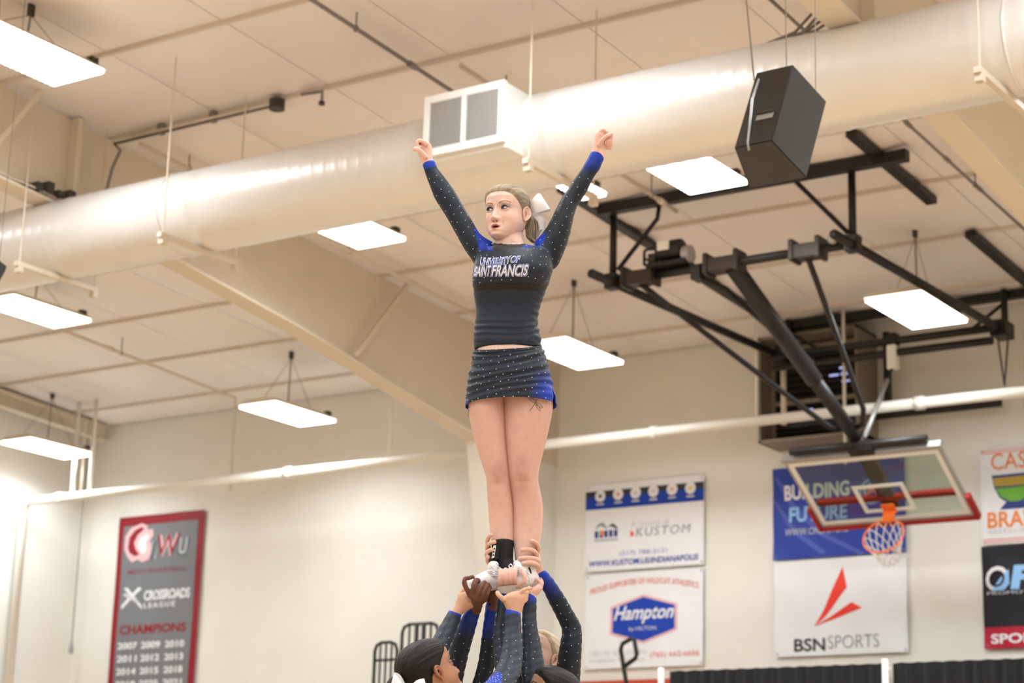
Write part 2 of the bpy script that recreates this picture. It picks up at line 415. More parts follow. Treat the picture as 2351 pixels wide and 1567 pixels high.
branch(-18.75, 15.2, 20.75, .22, 'cream sprinkler pipe running from the left lamp down to the wall above the lone lamp', heads=(18.3, 20.5), tail=1.3)
branch(-21.8, 15.2, 20.9, .2, 'cream sprinkler pipe along the left wall rafter', heads=(20.6,), tail=1.2)
branch(-13.65, 13.5, 21.2, .16, 'cream sprinkler pipe close beside the long roof beam', heads=(16.8, 18.0))
branch(-6.85, 12.0, 20.5, .16, 'thin pipe near the right roof beam with small clips', M['wire'], .015, heads=(16.3, 17.2, 18.0))
branch(-9.75, 13.4, 17.2, .2, 'cream sprinkler pipe ending above the hoop winch motor', heads=(16.9,))
# large sprinkler main in front of the back wall, falling at the left corner
WY, WZ = 20.6, 5.98
mainp = pipe_thing('sprinkler_main', 'long white pipe crossing in front of the back wall and falling in the left corner', [Vector(p) for p in ((-22.62, WY, 0.3), (-22.62, WY, WZ-.1), (-22.52, WY, WZ), (-2, WY, WZ))], .062, M['wpipe'],
                   couplings=())
for x in (-21.9, -17.6, -11.95, -8.6, -5):
    q = MB(); q.tube([(x-.05, WY, WZ), (x+.05, WY, WZ)], .08, 12); q.build('coupling', M['wpipe'], mainp, smooth=True)
for x in (-21.65, -21.3, -15.9, -10.6):
    q = MB(); q.tube([(x, WY, WZ), (x, WY, zroof(WY)+.02)], .014 if x > -20 else .03, 8); q.build('riser', M['wpipe'], mainp, smooth=True)
# conduit with junction box along a purlin, dropping at the beam splice
p0 = on_roof(262, 330, .07); p1 = on_roof(636, 241, .07)
t = thing('electrical_conduit', 'dark conduit under the roof ending in a round black junction box', 'conduit', tuple(p1))
q = MB(); q.tube([(-13.95, 13.35, 6.95), (-13.9, 13.4, 7.4), (-13.93, p0.y-.03, p0.z-.1), p0, p1], .016, 8); q.build('pipe', M['wire'], t, smooth=True)
q = MB(); q.tube([p0+Vector((.3, -.06, 0)), p1+Vector((-.3, -.06, 0))], .012, 8); q.build('pipe', M['pipe'], t, smooth=True)
q = MB(); q.tube([p1-Vector((0, 0, .045)), p1+Vector((0, 0, .05))], .075, 14); q.build('junction_box', M['dark'], t)
for f in (.3, .62): 
    q = MB(); c = p0.lerp(p1, f); q.box(c.x-.03, c.x+.03, c.y-.03, c.y+.03, c.z-.02, c.z+.08); q.build('clip', M['wire'], t)
p2 = on_roof(740, 210, .05)
t = thing('pipe_stub', 'small dark pipe fitting under the roof left of the grille box', 'pipe', tuple(p2))
q = MB(); q.tube([p2+Vector((-.25, 0, .02)), p2, p2-Vector((0, 0, .1))], .016, 8); q.build('pipe', M['wire'], t)
q = MB(); q.tube([p2-Vector((0, 0, .13)), p2-Vector((0, 0, .1))], .03, 10); q.build('head', M['dark'], t)
# bundle of cables lying on the lower flange at the far left
t = thing('cable_bundle', 'loose brown cables lying along the beam flange at the far left', 'cable', (-14.0, 12.0, 6.96))
for k in range(4):
    q = MB(); pts = []
    for j in range(9):
        y = 10.4+j*.3; pts.append((-14.02-.03*k+.02*math.sin(j*1.7+k), y, 6.985+.012*k+.01*math.sin(j*2.1+k)-.055*(y-12.1)))
    q.tube(pts, .011, 6); q.build('cable', M['wire'] if k % 2 else M['pipe'], t, smooth=True)
q = MB()
for k in range(5): q.box(-14.1+.02*k, -14.03+.03*k, 12.45+.11*k, 12.53+.11*k, 6.95, 7.0+.03*(k % 3))
q.build('cable_clamp', M['dark'], t)
# cables bunched on top of the duct by the right beam
t = thing('cable_bundle', 'tangled grey cables on top of the duct below the right beam', 'cable', (-6.2, 12.95, 6.98))
for k in range(4):
    q = MB(); pts = [Vector((-5.98, 13.0, 7.75-.1*k)), Vector((-6.02-.03*k, 12.98, 7.3+.05*k)), Vector((-6.05-.05*k, 12.97, 7.05+.03*k)), Vector((-6.15-.06*k, 12.95, 6.99+.02*(k % 2))), Vector((-6.32-.08*k, 12.96, 6.975))]
    q.tube(pts, .012, 6); q.build('cable', M['wire'], t, smooth=True)
# rope falling in the back left corner
t = thing('hanging_rope', 'thin grey green rope hanging in the back left corner with a weight', 'rope', (-22.45, 21.6, 3.9))
q = MB(); q.tube([(-22.45, 21.6, zroof(21.6)+.02), (-22.45, 21.6, 4.05)], .012, 6); q.build('rope', mat('rope_green', (0.30, 0.33, 0.30), 0.8), t)
q = MB(); q.tube([(-22.45, 21.6, 3.86), (-22.45, 21.6, 3.93), (-22.45, 21.6, 4.06)], [.035, .04, .015], 8); q.build('weight', M['grey'], t)

# ------------------------------------------------------------------ hanging loudspeakers
def speaker(dx, label):
    c = Vector((-5.2631+dx, 10.5, 5.2569)); t = thing('hanging_speaker', label, 'speaker', tuple(c), 'hanging loudspeakers')
    Q = Matrix.Rotation(-.0217, 3, 'Z')@Matrix.Rotation(-.4494, 3, 'X')
    wb, wf, d, h = .2498, .3861, .3448, .6419
    P = lambda x, y, z: c+Q@Vector((x, y, z))
    m = MB(); m.hexa([P(-wb/2, -d/2, -h/2), P(wb/2, -d/2, -h/2), P(wf/2, d/2, -h/2), P(-wf/2, d/2, -h/2), P(-wb/2, -d/2, h/2), P(wb/2, -d/2, h/2), P(wf/2, d/2, h/2), P(-wf/2, d/2, h/2)])
    m.build('cabinet', M['cabinet'], t, bevel=.005)
    m = MB(); m.hexa([P(-wf/2+.02, d/2, -h/2+.02), P(wf/2-.02, d/2, -h/2+.02), P(wf/2-.02, d/2+.015, -h/2+.02), P(-wf/2+.02, d/2+.015, -h/2+.02), P(-wf/2+.02, d/2, h/2-.02), P(wf/2-.02, d/2, h/2-.02), P(wf/2-.02, d/2+.015, h/2-.02), P(-wf/2+.02, d/2+.015, h/2-.02)])
    m.build('front_grille', M['dark'], t)
    m = MB(); m.obox(P(.03, -d/2-.002, -.10), Q@Vector((1, 0, 0)), Q@Vector((0, 1, 0)), Q@Vector((0, 0, 1)), .055, .004, .022)
    ip = m.build('input_plate', M['grey'], t)
    m = MB(); m.obox(P(.03, -d/2-.010, -.075), Q@Vector((1, 0, 0)), Q@Vector((0, 1, 0)), Q@Vector((0, 0, 1)), .055, .012, .005); m.build('plate_hood', M['dark'], ip)
    m = MB(); m.tube([P(-.085, -d/2-.012, .24), P(-.075, -d/2-.03, .05), P(-.06, -d/2-.014, -.10), P(-.03, -d/2-.014, -.31), P(-.03, -d/2+.02, -.345)], [.006, .008, .008, .007, .008], 8); m.build('speaker_cable', M['grey'], t, smooth=True)
    m = MB(); m.tube([P(-.12, -d/2, .25), P(-.16, -.2, .7), P(-.18, -.5, 1.5), P(-.2, -1.0, 2.6)][:1]+[P(-.12, -d/2-.01, .25), Vector((c.x-.18, 10.4, 6.4)), Vector((c.x-.22, 10.5, 7.3)), Vector((c.x-.2, 10.5, zroof(10.5)+.02))], .006, 6); m.build('suspension_wire', M['wire'], t, smooth=True)
    m = MB(); m.tube([P(.0, .0, h/2), Vector((c.x, 10.62, zroof(10.6)+.02))], .004, 6); m.build('suspension_wire', M['wire'], t)
    m = MB(); m.tube([P(.13, .10, h/2), P(.14, .10, h/2+.05), Vector((c.x+.16, 10.75, zroof(10.7)+.02))], .003, 6); m.build('suspension_wire', M['wire'], t)
    return t
speaker(0, 'black trapezoid loudspeaker hanging in front of the duct at the upper right')
d2 = onY(18, 605, 10.7897).x+5.0613
speaker(d2, 'black loudspeaker cut off at the left edge of the view')

# ------------------------------------------------------------------ folded basketball hoop
HX = -9.1
hoop = thing('basketball_hoop', 'folded up basketball hoop with glass backboard on a black ceiling frame', 'basketball hoop', (HX, 17.2, 4.5))
HL, HR = -10.49, -7.82
def hb(name, a, b, wd=.09, ht=.09, m_=None):
    q = MB(); q.bar(a, b, wd, ht); return q.build(name, m_ or M['black'], hoop)
def ht_(name, pts, r, m_=None, n=12):
    q = MB(); q.tube(pts, r, n); return q.build(name, m_ or M['black'], hoop, smooth=True)
zr = lambda y: zroof(y)-.04
hb('roof_bar', (-10.6, 17.1, zr(17.1)-.05), (-7.2, 17.1, zr(17.1)-.05), .1, .11)
for x in (-10.69, -7.5):
    hb('roof_bar', (x, 16.5, zr(16.5)), (x, 18.4, zr(18.4)), .11, .07)
    hb('roof_bar', (x, 19.4, zr(19.4)), (x, 21.8, zr(21.8)), .11, .07)
hb('roof_bar', (-10.6, 21.3, zr(21.3)-.04), (-6.4, 21.3, zr(21.3)-.04), .1, .09)
FZ, BY, BZ = 6.75, 20.8, 6.83
ht_('front_pipe', [(HL-.03, 17.2, FZ), (HR+.05, 17.2, FZ)], .047)
for x in (HL, HR):
    ht_('side_pipe', [(x, 16.78, FZ-.02), (x, 21.1, BZ)], .047)
    ht_('hanger_post', [(x, 17.2, FZ), (x, 17.2, zr(17.2))], .038)
    ht_('hanger_post', [(x, 21.2, BZ), (x, 21.2, zr(21.2))], .038)
    q = MB(); q.box(x-.07, x+.07, 17.13, 17.27, FZ-.08, FZ+.08); q.build('corner_clamp', M['black'], hoop, bevel=.01)
    q = MB(); q.box(x-.09, x+.09, 20.95, 21.25, BZ-.09, BZ+.09); q.build('corner_clamp', M['black'], hoop, bevel=.01)
    s = 1 if x < HX else -1
    ht_('diagonal_brace', [(x+s*.06, 17.2, FZ+.12), (x+s*.52, 17.2, zr(17.2)-.2), (x+s*.55, 17.2, zr(17.2))] if s > 0 else [(x-.05, 17.2, FZ+.12), (x-.66, 17.25, zr(17.2))], .024)
    ht_('diagonal_brace', [(x+s*.45 if s > 0 else x-.35, 21.1, BZ+.05), (x, 21.2, zr(21.2)-.15)], .022)
ht_('back_pipe', [(HL, 20.8, BZ-.05), (HR, 20.8, BZ-.05)], .045)
ht_('back_pipe', [(HL, 20.8, BZ-.19), (HR, 20.8, BZ-.19)], .045)
for dx in (-.06, .06):
    hb('hanging_strap', (HR+.10+dx, 20.85, BZ-.15), (HR+.10, 20.85, BZ-.70), .03, .012)
# frame on the wall behind
hb('wall_frame', (-10.88, 21.7, 6.15), (-10.88, 21.7, 7.1), .10, .06)
hb('wall_frame', (-9.45, 21.7, 6.15), (-9.45, 21.7, 7.15), .10, .06)
hb('wall_frame', (-10.95, 21.7, 6.15), (-8.08, 21.7, 6.15), .06, .07)
hb('wall_frame', (-8.10, 21.7, 6.12), (-8.10, 21.7, 6.24), .05, .04)
# collars and main mast
def collar(x, w2, r=.075):
    q = MB(); q.box(x-w2, x+w2, 17.11, 17.29, FZ-.08, FZ+.06)
    for s in (-1, 1): q.box(x+s*w2-.025, x+s*w2+.025, 17.09, 17.31, FZ-.10, FZ+.115)
    return q.build('pivot_collar', M['collar'], hoop, bevel=.008)
collar(-10.16, .16); collar(-9.2, .17); collar(-8.29, .14)
q = MB(); q.ball((-7.99, 17.12, FZ+.05), .05); q.build('end_ball', M['grey'], hoop, smooth=True)
DB = Vector((0, .855, -.519)).normalized(); NB = Vector((0, -.519, -.855)).normalized(); XA = Vector((1, 0, 0))
BT = Vector((HX, 20.11, 5.36)); 
mast_a, mast_b = Vector((HX, 17.2, FZ-.04)), BT-DB*.12+NB*-.10
ht_('mast', [mast_a, mast_a.lerp(mast_b, .63)], .092, n=16)
ht_('mast_sleeve', [mast_a.lerp(mast_b, .60), mast_b], .075, n=16)
ht_('mast_foot', [mast_b-Vector((0, .05, -.02)), mast_b+DB*.25], .085, n=12)
br_end = BT+NB*-.12
for sx, x in ((-1, -10.16), (1, -8.29)):
    e = mast_a.lerp(mast_b, .90)
    a = Vector((x, 17.2, FZ-.07)); b = Vector((HX+sx*.30, e.y-.22, e.z+.10))
    ht_('side_brace', [a, a.lerp(b, .5), b, b.lerp(Vector((HX+sx*.08, e.y+.12, e.z-.05)), .5)+Vector((0, .06, -.04)), Vector((HX+sx*.05, e.y+.12, e.z-.02))], .030)
ht_('folding_brace', [(-9.5, 17.2, FZ-.09), (-9.35, 17.5, FZ-.16), (-9.12, 19.0, 6.13)], .034)
q = MB(); q.box(-9.54, -9.44, 17.12, 17.28, FZ-.13, FZ+.02); q.build('brace_bracket', M['black'], hoop)
# height adjuster: white motor box with rod
q = MB(); q.obox((-8.98, 20.78, 6.58), (1, 0, 0), (0, 1, 0), (0, 0, 1), .055, .06, .14); q.build('adjuster_motor', M['wpipe'], hoop, bevel=.01)
q = MB(); q.box(-9.03, -8.93, 20.74, 20.86, 6.70, 6.86); q.build('adjuster_mount', M['black'], hoop)
ht_('adjuster_rod', [(-8.98, 20.76, 6.46), (-9.0, 20.66, 6.3)], .018)
ht_('adjuster_rod', [(-9.0, 20.66, 6.3), (-9.05, BT.y-.02, BT.z+.14)], .026, M['grey'])
# winch motor on the front pipe
q = MB(); q.box(-10.02, -9.58, 17.06, 17.32, FZ+.045, FZ+.085); wn = q.build('winch_plate', M['black'], hoop)
q = MB(); q.tube([(-9.93, 17.16, FZ+.22), (-9.90, 17.16, FZ+.22), (-9.66, 17.16, FZ+.22), (-9.64, 17.16, FZ+.22)], [.085, .105, .105, .08], 16); q.build('winch_motor', M['black'], wn, smooth=True)
q = MB(); q.box(-9.88, -9.75, 17.04, 17.06, FZ+.20, FZ+.29); q.build('motor_label', M['wpipe'], wn)
q = MB(); q.tube([(-9.63, 17.16, FZ+.15), (-9.55, 17.16, FZ+.15)], .09, 14); q.build('winch_drum', M['grey'], wn)
q = MB()
for a, b in (((-10.06, 17.1, FZ+.09), (-10.06, 17.1, FZ+.24)), ((-10.06, 17.1, FZ+.24), (-9.94, 17.1, FZ+.26)), ((-10.06, 17.1, FZ+.09), (-9.95, 17.1, FZ+.07)), ((-10.06, 17.1, FZ+.16), (-9.96, 17.1, FZ+.10))): q.bar(a, b, .02, .025)
q.build('winch_guard', M['black'], wn)
q = MB(); q.box(-10.02, -9.94, 17.1, 17.2, FZ+.09, FZ+.2); q.build('winch_gear', M['collar'], wn)
# backboard: glass, steel frame, white target lines, red bottom padding
BL, BWd = 1.13, .915
def bb(u, v, n=0.0): return BT+XA*u+DB*v+NB*n
bbo = MB()
for u0, u1, v0, v1 in ((-BWd, BWd, 0, .045), (-BWd, BWd, BL-.045, BL), (-BWd, -BWd+.035, .045, BL-.045), (BWd-.035, BWd, .045, BL-.045)):
    bbo.hexa([bb(u0, v0, -.05), bb(u1, v0, -.05), bb(u1, v1, -.05), bb(u0, v1, -.05), bb(u0, v0, .0), bb(u1, v0, .0), bb(u1, v1, .0), bb(u0, v1, .0)])
board = bbo.build('backboard', M['grey'], hoop)
gm = bpy.data.materials.new('board_glass'); gm.use_nodes = True; nt = gm.node_tree
for n in list(nt.nodes): nt.nodes.remove(n)
ou = nt.nodes.new('ShaderNodeOutputMaterial'); tr = nt.nodes.new('ShaderNodeBsdfTransparent'); tr.inputs[0].default_value = (0.80, 0.86, 0.80, 1)
gl = nt.nodes.new('ShaderNodeBsdfGlossy'); gl.inputs['Roughness'].default_value = 0.02; mxs = nt.nodes.new('ShaderNodeMixShader'); fr = nt.nodes.new('ShaderNodeFresnel'); fr.inputs['IOR'].default_value = 1.5
mxs.inputs[0].default_value = 0.07; nt.links.new(tr.outputs[0], mxs.inputs[1]); nt.links.new(gl.outputs[0], mxs.inputs[2]); nt.links.new(mxs.outputs[0], ou.inputs['Surface'])
q = MB(); q.hexa([bb(-BWd+.03, .04, -.02), bb(BWd-.03, .04, -.02), bb(BWd-.03, BL-.04, -.02), bb(-BWd+.03, BL-.04, -.02), bb(-BWd+.03, .04, -.008), bb(BWd-.03, .04, -.008), bb(BWd-.03, BL-.04, -.008), bb(-BWd+.03, BL-.04, -.008)]); q.build('glass', gm, board)
def line(u0, u1, v0, v1, w2, name, n=.0):
    q = MB()
    for a in ((u0, u1, v0, v0+w2), (u0, u1, v1-w2, v1), (u0, u0+w2, v0+w2, v1-w2), (u1-w2, u1, v0+w2, v1-w2)):
        q.hexa([bb(a[0], a[2], n-.006), bb(a[1], a[2], n-.006), bb(a[1], a[3], n-.006), bb(a[0], a[3], n-.006), bb(a[0], a[2], n), bb(a[1], a[2], n), bb(a[1], a[3], n), bb(a[0], a[3], n)])
    return q.build(name, M['white'], board)
line(-BWd+.03, BWd-.03, .04, BL-.04, .055, 'border_line', .002); line(-.305, .305, .50, .95, .05, 'target_square', .0)
q = MB(); q.hexa([bb(-BWd-.02, -.04, -.06), bb(BWd+.02, -.04, -.06), bb(BWd+.02, .02, -.06), bb(-BWd-.02, .02, -.06), bb(-BWd-.02, -.04, .02), bb(BWd+.02, -.04, .02), bb(BWd+.02, .0, .02), bb(-BWd-.02, .0, .02)]); q.build('top_channel', M['grey'], board)
q = MB()
for u0, u1, v0, v1 in ((-BWd-.04, BWd+.04, BL, BL+.05), (-BWd-.05, -BWd, BL-.33, BL+.05), (BWd, BWd+.05, BL-.33, BL+.05)):
    q.hexa([bb(u0, v0, -.06), bb(u1, v0, -.06), bb(u1, v1, -.06), bb(u0, v1, -.06), bb(u0, v0, .03), bb(u1, v0, .03), bb(u1, v1, .03), bb(u0, v1, .03)])
q.build('edge_padding', M['red'], board, bevel=.012)
q = MB(); q.hexa([bb(-.85, .76, -.10), bb(.85, .76, -.10), bb(.85, .83, -.10), bb(-.85, .83, -.10), bb(-.85, .76, -.05), bb(.85, .76, -.05), bb(.85, .83, -.05), bb(-.85, .83, -.05)]); q.build('rear_crossbar', M['red'], board)
q = MB(); q.hexa([bb(-.09, -.1, -.16), bb(.09, -.1, -.16), bb(.09, .95, -.10), bb(-.09, .95, -.10), bb(-.09, -.1, -.07), bb(.09, -.1, -.07), bb(.09, .95, -.05), bb(-.09, .95, -.05)]); q.build('rear_spine', M['black'], board)
ht_('top_bar', [BT+Vector((-.80, -.06, .09)), BT+Vector((.80, -.06, .09))], .045)
q = MB(); q.obox(BT+Vector((0.05, -.05, .05)), XA, DB, NB, .14, .05, .06); q.build('top_bracket', M['black'], hoop)
# rim and net
RV = BL-.21
rim = MB(); rim.hexa([bb(-.075, RV-.10, .0), bb(.075, RV-.10, .0), bb(.075, RV+.04, .0), bb(-.075, RV+.04, .0), bb(-.075, RV-.10, .02), bb(.075, RV-.10, .02), bb(.075, RV+.04, .02), bb(-.075, RV+.04, .02)])
rim.hexa([bb(-.075, RV-.012, .02), bb(.075, RV-.012, .02), bb(.075, RV+.012, .02), bb(-.075, RV+.012, .02), bb(-.06, RV-.012, .18), bb(.06, RV-.012, .18), bb(.06, RV+.012, .18), bb(-.06, RV+.012, .18)])
rc = bb(0, RV, .15+.2286)
rim.ring_tube(rc, XA, NB, .235, .011, 44, 8)
rimo = rim.build('rim', M['orange'], hoop)
nt_ = MB(); NS = 12
def netp(k, lev):
    a = 2*math.pi*k/NS; R_ = (.232, .20, .165, .135, .115)[lev]
    base = rc+XA*(R_*math.cos(a))+NB*(R_*math.sin(a))
    return base+DB*(.07*lev)*.75+Vector((0, 0, -.03*lev))
for k in range(NS):
    for lev in range(4):
        for s in (-.5, .5):
            nt_.tube([netp(k+.5*(lev % 2), lev), netp(k+.5*(lev % 2)+s, lev+1)], .006, 5, cap=False)
nt_.build('net', M['net'], hoop)

# ------------------------------------------------------------------ louvred wall fan behind the hoop
LF = thing('wall_fan', 'dark louvred fan box on the wall behind the hoop frame', 'fan', (-10.3, 21.6, 5.95))
lx0, lx1, ly, lz0, lz1 = -10.95, -9.66, 21.32, 5.89, 7.18
fanm = mat('fan_housing', (0.26, 0.215, 0.165), 0.5); fand = mat('fan_dark', (0.035, 0.027, 0.022), 0.6)
q = MB(); q.box(lx0, lx0+.03, ly, 21.88, lz0, lz1); q.box(lx1-.03, lx1, ly, 21.88, lz0, lz1); q.box(lx0, lx1, ly, 21.88, lz0, lz0+.03); q.box(lx0, lx1, ly, 21.88, lz1-.03, lz1); q.build('housing', fanm, LF)
q = MB(); q.box(lx0+.03, lx1-.03, 21.82, 21.86, lz0+.03, lz1-.03); q.build('back_plate', fand, LF)
q = MB()
for a in ((lx0+.03, lx0+.07, lz0+.03, lz1-.03), (lx1-.07, lx1-.03, lz0+.03, lz1-.03)): q.box(a[0], a[1], ly+.30, ly+.34, a[2], a[3])
for z in (lz0+.03, lz0+.5, lz1-.12): q.box(lx0+.07, lx1-.07, ly+.30, ly+.34, z, z+.05)
q.build('guard_frame', fanm, LF)
for k in range(13):
    z = lz0+.08+k*.083; q = MB(); q.hexa([(lx0+.06, ly+.36, z), (lx1-.06, ly+.36, z), (lx1-.06, ly+.42, z+.06), (lx0+.06, ly+.42, z+.06), (lx0+.06, ly+.355, z+.008), (lx1-.06, ly+.355, z+.008), (lx1-.06, ly+.415, z+.068), (lx0+.06, ly+.415, z+.068)])
    q.build('shutter_slat', fand, LF)
for (x0_, z_, w_, h_) in ((-10.30, 6.245, .27, .03), (-10.08, 6.72, .12, .025), (-9.93, 6.72, .12, .03), (-9.95, 6.80, .10, .025), (-9.92, 6.635, .12, .022), (-10.35, 6.33, .05, .03)):
    q = MB(); q.box(x0_-.10, x0_-.10+w_, ly+.345, ly+.352, z_-.03, z_-.03+h_); q.build('daylight_gap', M['daylight'], LF)
# pale conduits beside the fan
pipe_thing('wall_conduit', 'pale vertical conduit in front of the dark louvred fan box', [Vector((-10.55, 21.2, 6.05)), Vector((-10.55, 21.2, 6.85))], .035, M['pipe'], 'conduit')
pipe_thing('wall_conduit', 'thin pale conduit hanging behind the hoop mast', [Vector((-9.75, 21.15, 5.5)), Vector((-9.75, 21.15, 6.6)), Vector((-9.75, 21.15, zroof(21.1)))], .02, M['wpipe'], 'conduit')

# ------------------------------------------------------------------ banners on the back wall
def colour(name, c, r=0.55): 
    if name not in M: M[name] = mat(name, c, r, spec=0.3)
    return M[name]
for n_, c_ in dict(b_white=(0.83, 0.83, 0.85), b_red=(0.27, 0.010, 0.018), b_grey=(0.19, 0.195, 0.21), b_blue=(0.025, 0.055, 0.36), b_royal=(0.012, 0.055, 0.42), b_black=(0.012, 0.012, 0.02), b_scarlet=(0.85, 0.05, 0.03),
                   b_orange=(0.85, 0.25, 0.06), b_sky=(0.30, 0.55, 0.90), b_pink=(0.80, 0.48, 0.50), b_ink=(0.04, 0.04, 0.045), b_mid=(0.30, 0.30, 0.33), b_pale=(0.62, 0.62, 0.66), b_navy=(0.03, 0.05, 0.22), b_crimson=(0.48, 0.012, 0.04),
                   b_gold=(0.45, 0.32, 0.05), b_green=(0.16, 0.42, 0.04), b_salmon=(0.80, 0.25, 0.22), b_steel=(0.12, 0.14, 0.15), b_yellow=(0.85, 0.55, 0.12)).items(): colour(n_, c_)
_fonts = {}
def text_shape(body, bold=0.0, shear=0.0, spacing=1.0):
    cu = bpy.data.curves.new('lettering', 'FONT'); cu.body = body; cu.offset = bold; cu.shear = shear; cu.space_character = spacing; cu.resolution_u = 3
    o = bpy.data.objects.new('lettering', cu); COL.objects.link(o)
    dg = bpy.context.evaluated_depsgraph_get(); dg.update(); me = bpy.data.meshes.new_from_object(o.evaluated_get(dg))
    vs = [(v.co.x, v.co.y) for v in me.vertices]; fs = [tuple(p.vertices) for p in me.polygons]
    bpy.data.objects.remove(o); bpy.data.curves.remove(cu); bpy.data.meshes.remove(me)
    xs = [v[0] for v in vs]; ys = [v[1] for v in vs]
    x0, x1, y0, y1 = min(xs), max(xs), min(ys), max(ys)
    return [((x-x0)/(x1-x0), (y-y0)/(y1-y0)) for x, y in vs], fs
def fine(vs2, fs, L=0.09):
    bm = bmesh.new(); bv = [bm.verts.new((x, y, 0)) for x, y in vs2]
    for f in fs:
        try: bm.faces.new([bv[i] for i in f])
        except ValueError: pass
    bmesh.ops.triangulate(bm, faces=bm.faces)
    for _ in range(4):
        e = [e for e in bm.edges if e.calc_length() > L]
        if not e: break
        bmesh.ops.subdivide_edges(bm, edges=e, cuts=1); bmesh.ops.triangulate(bm, faces=bm.faces)
    bm.verts.index_update(); v = [(q.co.x, q.co.y) for q in bm.verts]; f = [tuple(x.index for x in p.verts) for p in bm.faces]
    bm.free(); return v, f
class Banner:
    def __init__(s, name, label, px, top, bot, mat_, amp=.006, seed=0, ybase=YB-.03):
        a = onY(px[0], top[0], ybase); b = onY(px[1], top[1], ybase); c = onY(px[0], bot[0], ybase)
        s.x0, s.x1, s.z1, s.z0, s.y = a.x, b.x, (a.z+b.z)/2, c.z, ybase
        s.amp, s.seed = amp, seed; s.lift = .004
        s.t = thing(name, label, 'banner', ((s.x0+s.x1)/2, ybase, s.z0))
        nx, nz = 30, 30; m = MB(); vs = []; fs = []
        for j in range(nz+1):
            for i in range(nx+1): vs.append(s.at(s.x0+(s.x1-s.x0)*i/nx, s.z0+(s.z1-s.z0)*j/nz, 0))
        for j in range(nz):
            for i in range(nx): k = j*(nx+1)+i; fs.append((k, k+1, k+nx+2, k+nx+1))
        m.add(vs, fs); s.sheet = m.build('sheet', mat_, s.t, smooth=True, fix=False)
        g = MB()
        for X in (s.x0+.03, s.x1-.03):
            for Z in (s.z0+.03, s.z1-.03): g.ring_tube((X, s.y-.012, Z), (1, 0, 0), (0, 0, 1), .014, .004, 12, 5)
        setp(g.build('grommets', M['grey'], s.t), kind='stuff')
    def at(s, x, z, lift):
        u = (x-s.x0)/(s.x1-s.x0); v = (s.z1-z)/(s.z1-s.z0)
        wv = math.sin(9*u+7*v*(u-.4)+s.seed)*math.sin(3.1*v+.4)+.6*math.sin(17*u-11*v+2*s.seed)
        return Vector((x, s.y-.012-s.amp*wv-lift, z))
    def shape(s, name, vs2, fs, m_, lift=1.0, label=None, L=.09):
        v, f = fine(vs2, fs, L); q = MB(); q.add([s.at(x, z, s.lift*lift) for x, z in v], f)
        o = q.build(name, m_, s.t, fix=False, smooth=True)
        if label: o['label'] = label
        return o
    def P(s, x, y): p = onY(x, y, s.y); return (p.x, p.z)
    def poly(s, name, pts, m_, lift=1.0, px=True):
        v = [s.P(*p) for p in pts] if px else pts
        return s.shape(name, v, [tuple(range(len(v)))], m_, lift)
    def rect(s, name, x0, x1, z0, z1, m_, lift=1.0): return s.poly(name, [(x0, z0), (x1, z0), (x1, z1), (x0, z1)], m_, lift, px=False)
    def disc(s, name, cx, cy, rpx, m_, lift=1.0, sx=1.0):
        x, z = s.P(cx, cy); r = rpx*.00535
        return s.poly(name, [(x+r*sx*math.cos(2*math.pi*k/20), z+r*math.sin(2*math.pi*k/20)) for k in range(20)], m_, lift, px=False)
    def ring(s, name, cx, cy, r1, r0, m_, lift=1.0):
        x, z = s.P(cx, cy); n = 24; vs = []; fs = []
        for k in range(n):
            for r in (r0, r1): vs.append((x+r*.00535*math.cos(2*math.pi*k/n), z+r*.00535*math.sin(2*math.pi*k/n)))
        for k in range(n): a = 2*k; b = 2*((k+1) % n); fs.append((a, a+1, b+1, b))
        return s.shape(name, vs, fs, m_, lift)
    def text(s, body, x0, x1, yb, hpx, m_, bold=0.0, shear=0.0, lift=1.6, arch=0.0, name='lettering', spacing=1.0):
        v, f = text_shape(body, bold, shear, spacing); a = s.P(x0, yb[0] if isinstance(yb, tuple) else yb); b = s.P(x1, yb[1] if isinstance(yb, tuple) else yb)
        z = (a[1]+b[1])/2 if isinstance(yb, tuple) else a[1]; h = hpx*.00520
        vs = [(a[0]+(b[0]-a[0])*p[0], z+h*p[1]+arch*(1-(2*p[0]-1)**2)) for p in v]
        return s.shape(name, vs, f, m_, lift, L=.12)
# league banner, far left
B = Banner('league_banner', 'tall grey and red championship banner on the wall at far left', (277, 472), (1188, 1170), (1606, 0), M['b_red'], .008, 1.0)
bz0 = B.z0
B.rect('grey_field', B.x0+.115, B.x1-.115, B.z0+.1, B.z1-.14, M['b_grey'])
def crest(pts, m_, l): B.poly('emblem', pts, m_, l)
crest([(289, 1262), (291, 1232), (303, 1212), (328, 1201), (340, 1206), (341, 1216), (353, 1214), (354, 1228), (346, 1240), (350, 1262), (343, 1283), (327, 1290), (318, 1284), (305, 1291), (296, 1279)], M['b_pink'], 1.5)
crest([(297, 1258), (300, 1234), (312, 1217), (328, 1209), (333, 1214), (318, 1228), (310, 1246), (314, 1262), (322, 1272), (312, 1277), (301, 1270)], M['b_red'], 2.2)
crest([(318, 1256), (324, 1236), (340, 1226), (344, 1232), (336, 1244), (338, 1262), (330, 1272)], M['b_white'], 2.2)
for c_, bo, l in ((M['b_pink'], .06, 1.9), (M['b_red'], .0, 2.6)): B.text('W', 361, 414, (1278, 1274), 62, c_, bo, 0.12, l)
for c_, bo, l in ((M['b_pale'], .05, 1.5), (M['b_steel'], .0, 2.2)):
    B.text('I', 344, 362, (1284, 1283), 52, c_, bo, .1, l); B.text('U', 408, 436, (1277, 1275), 52, c_, bo, .1, l)
B.text("MEN'S BASKETBALL", 296, 430, (1319, 1308), 13, colour('b_dimred', (.24, .06, .08)), .02)
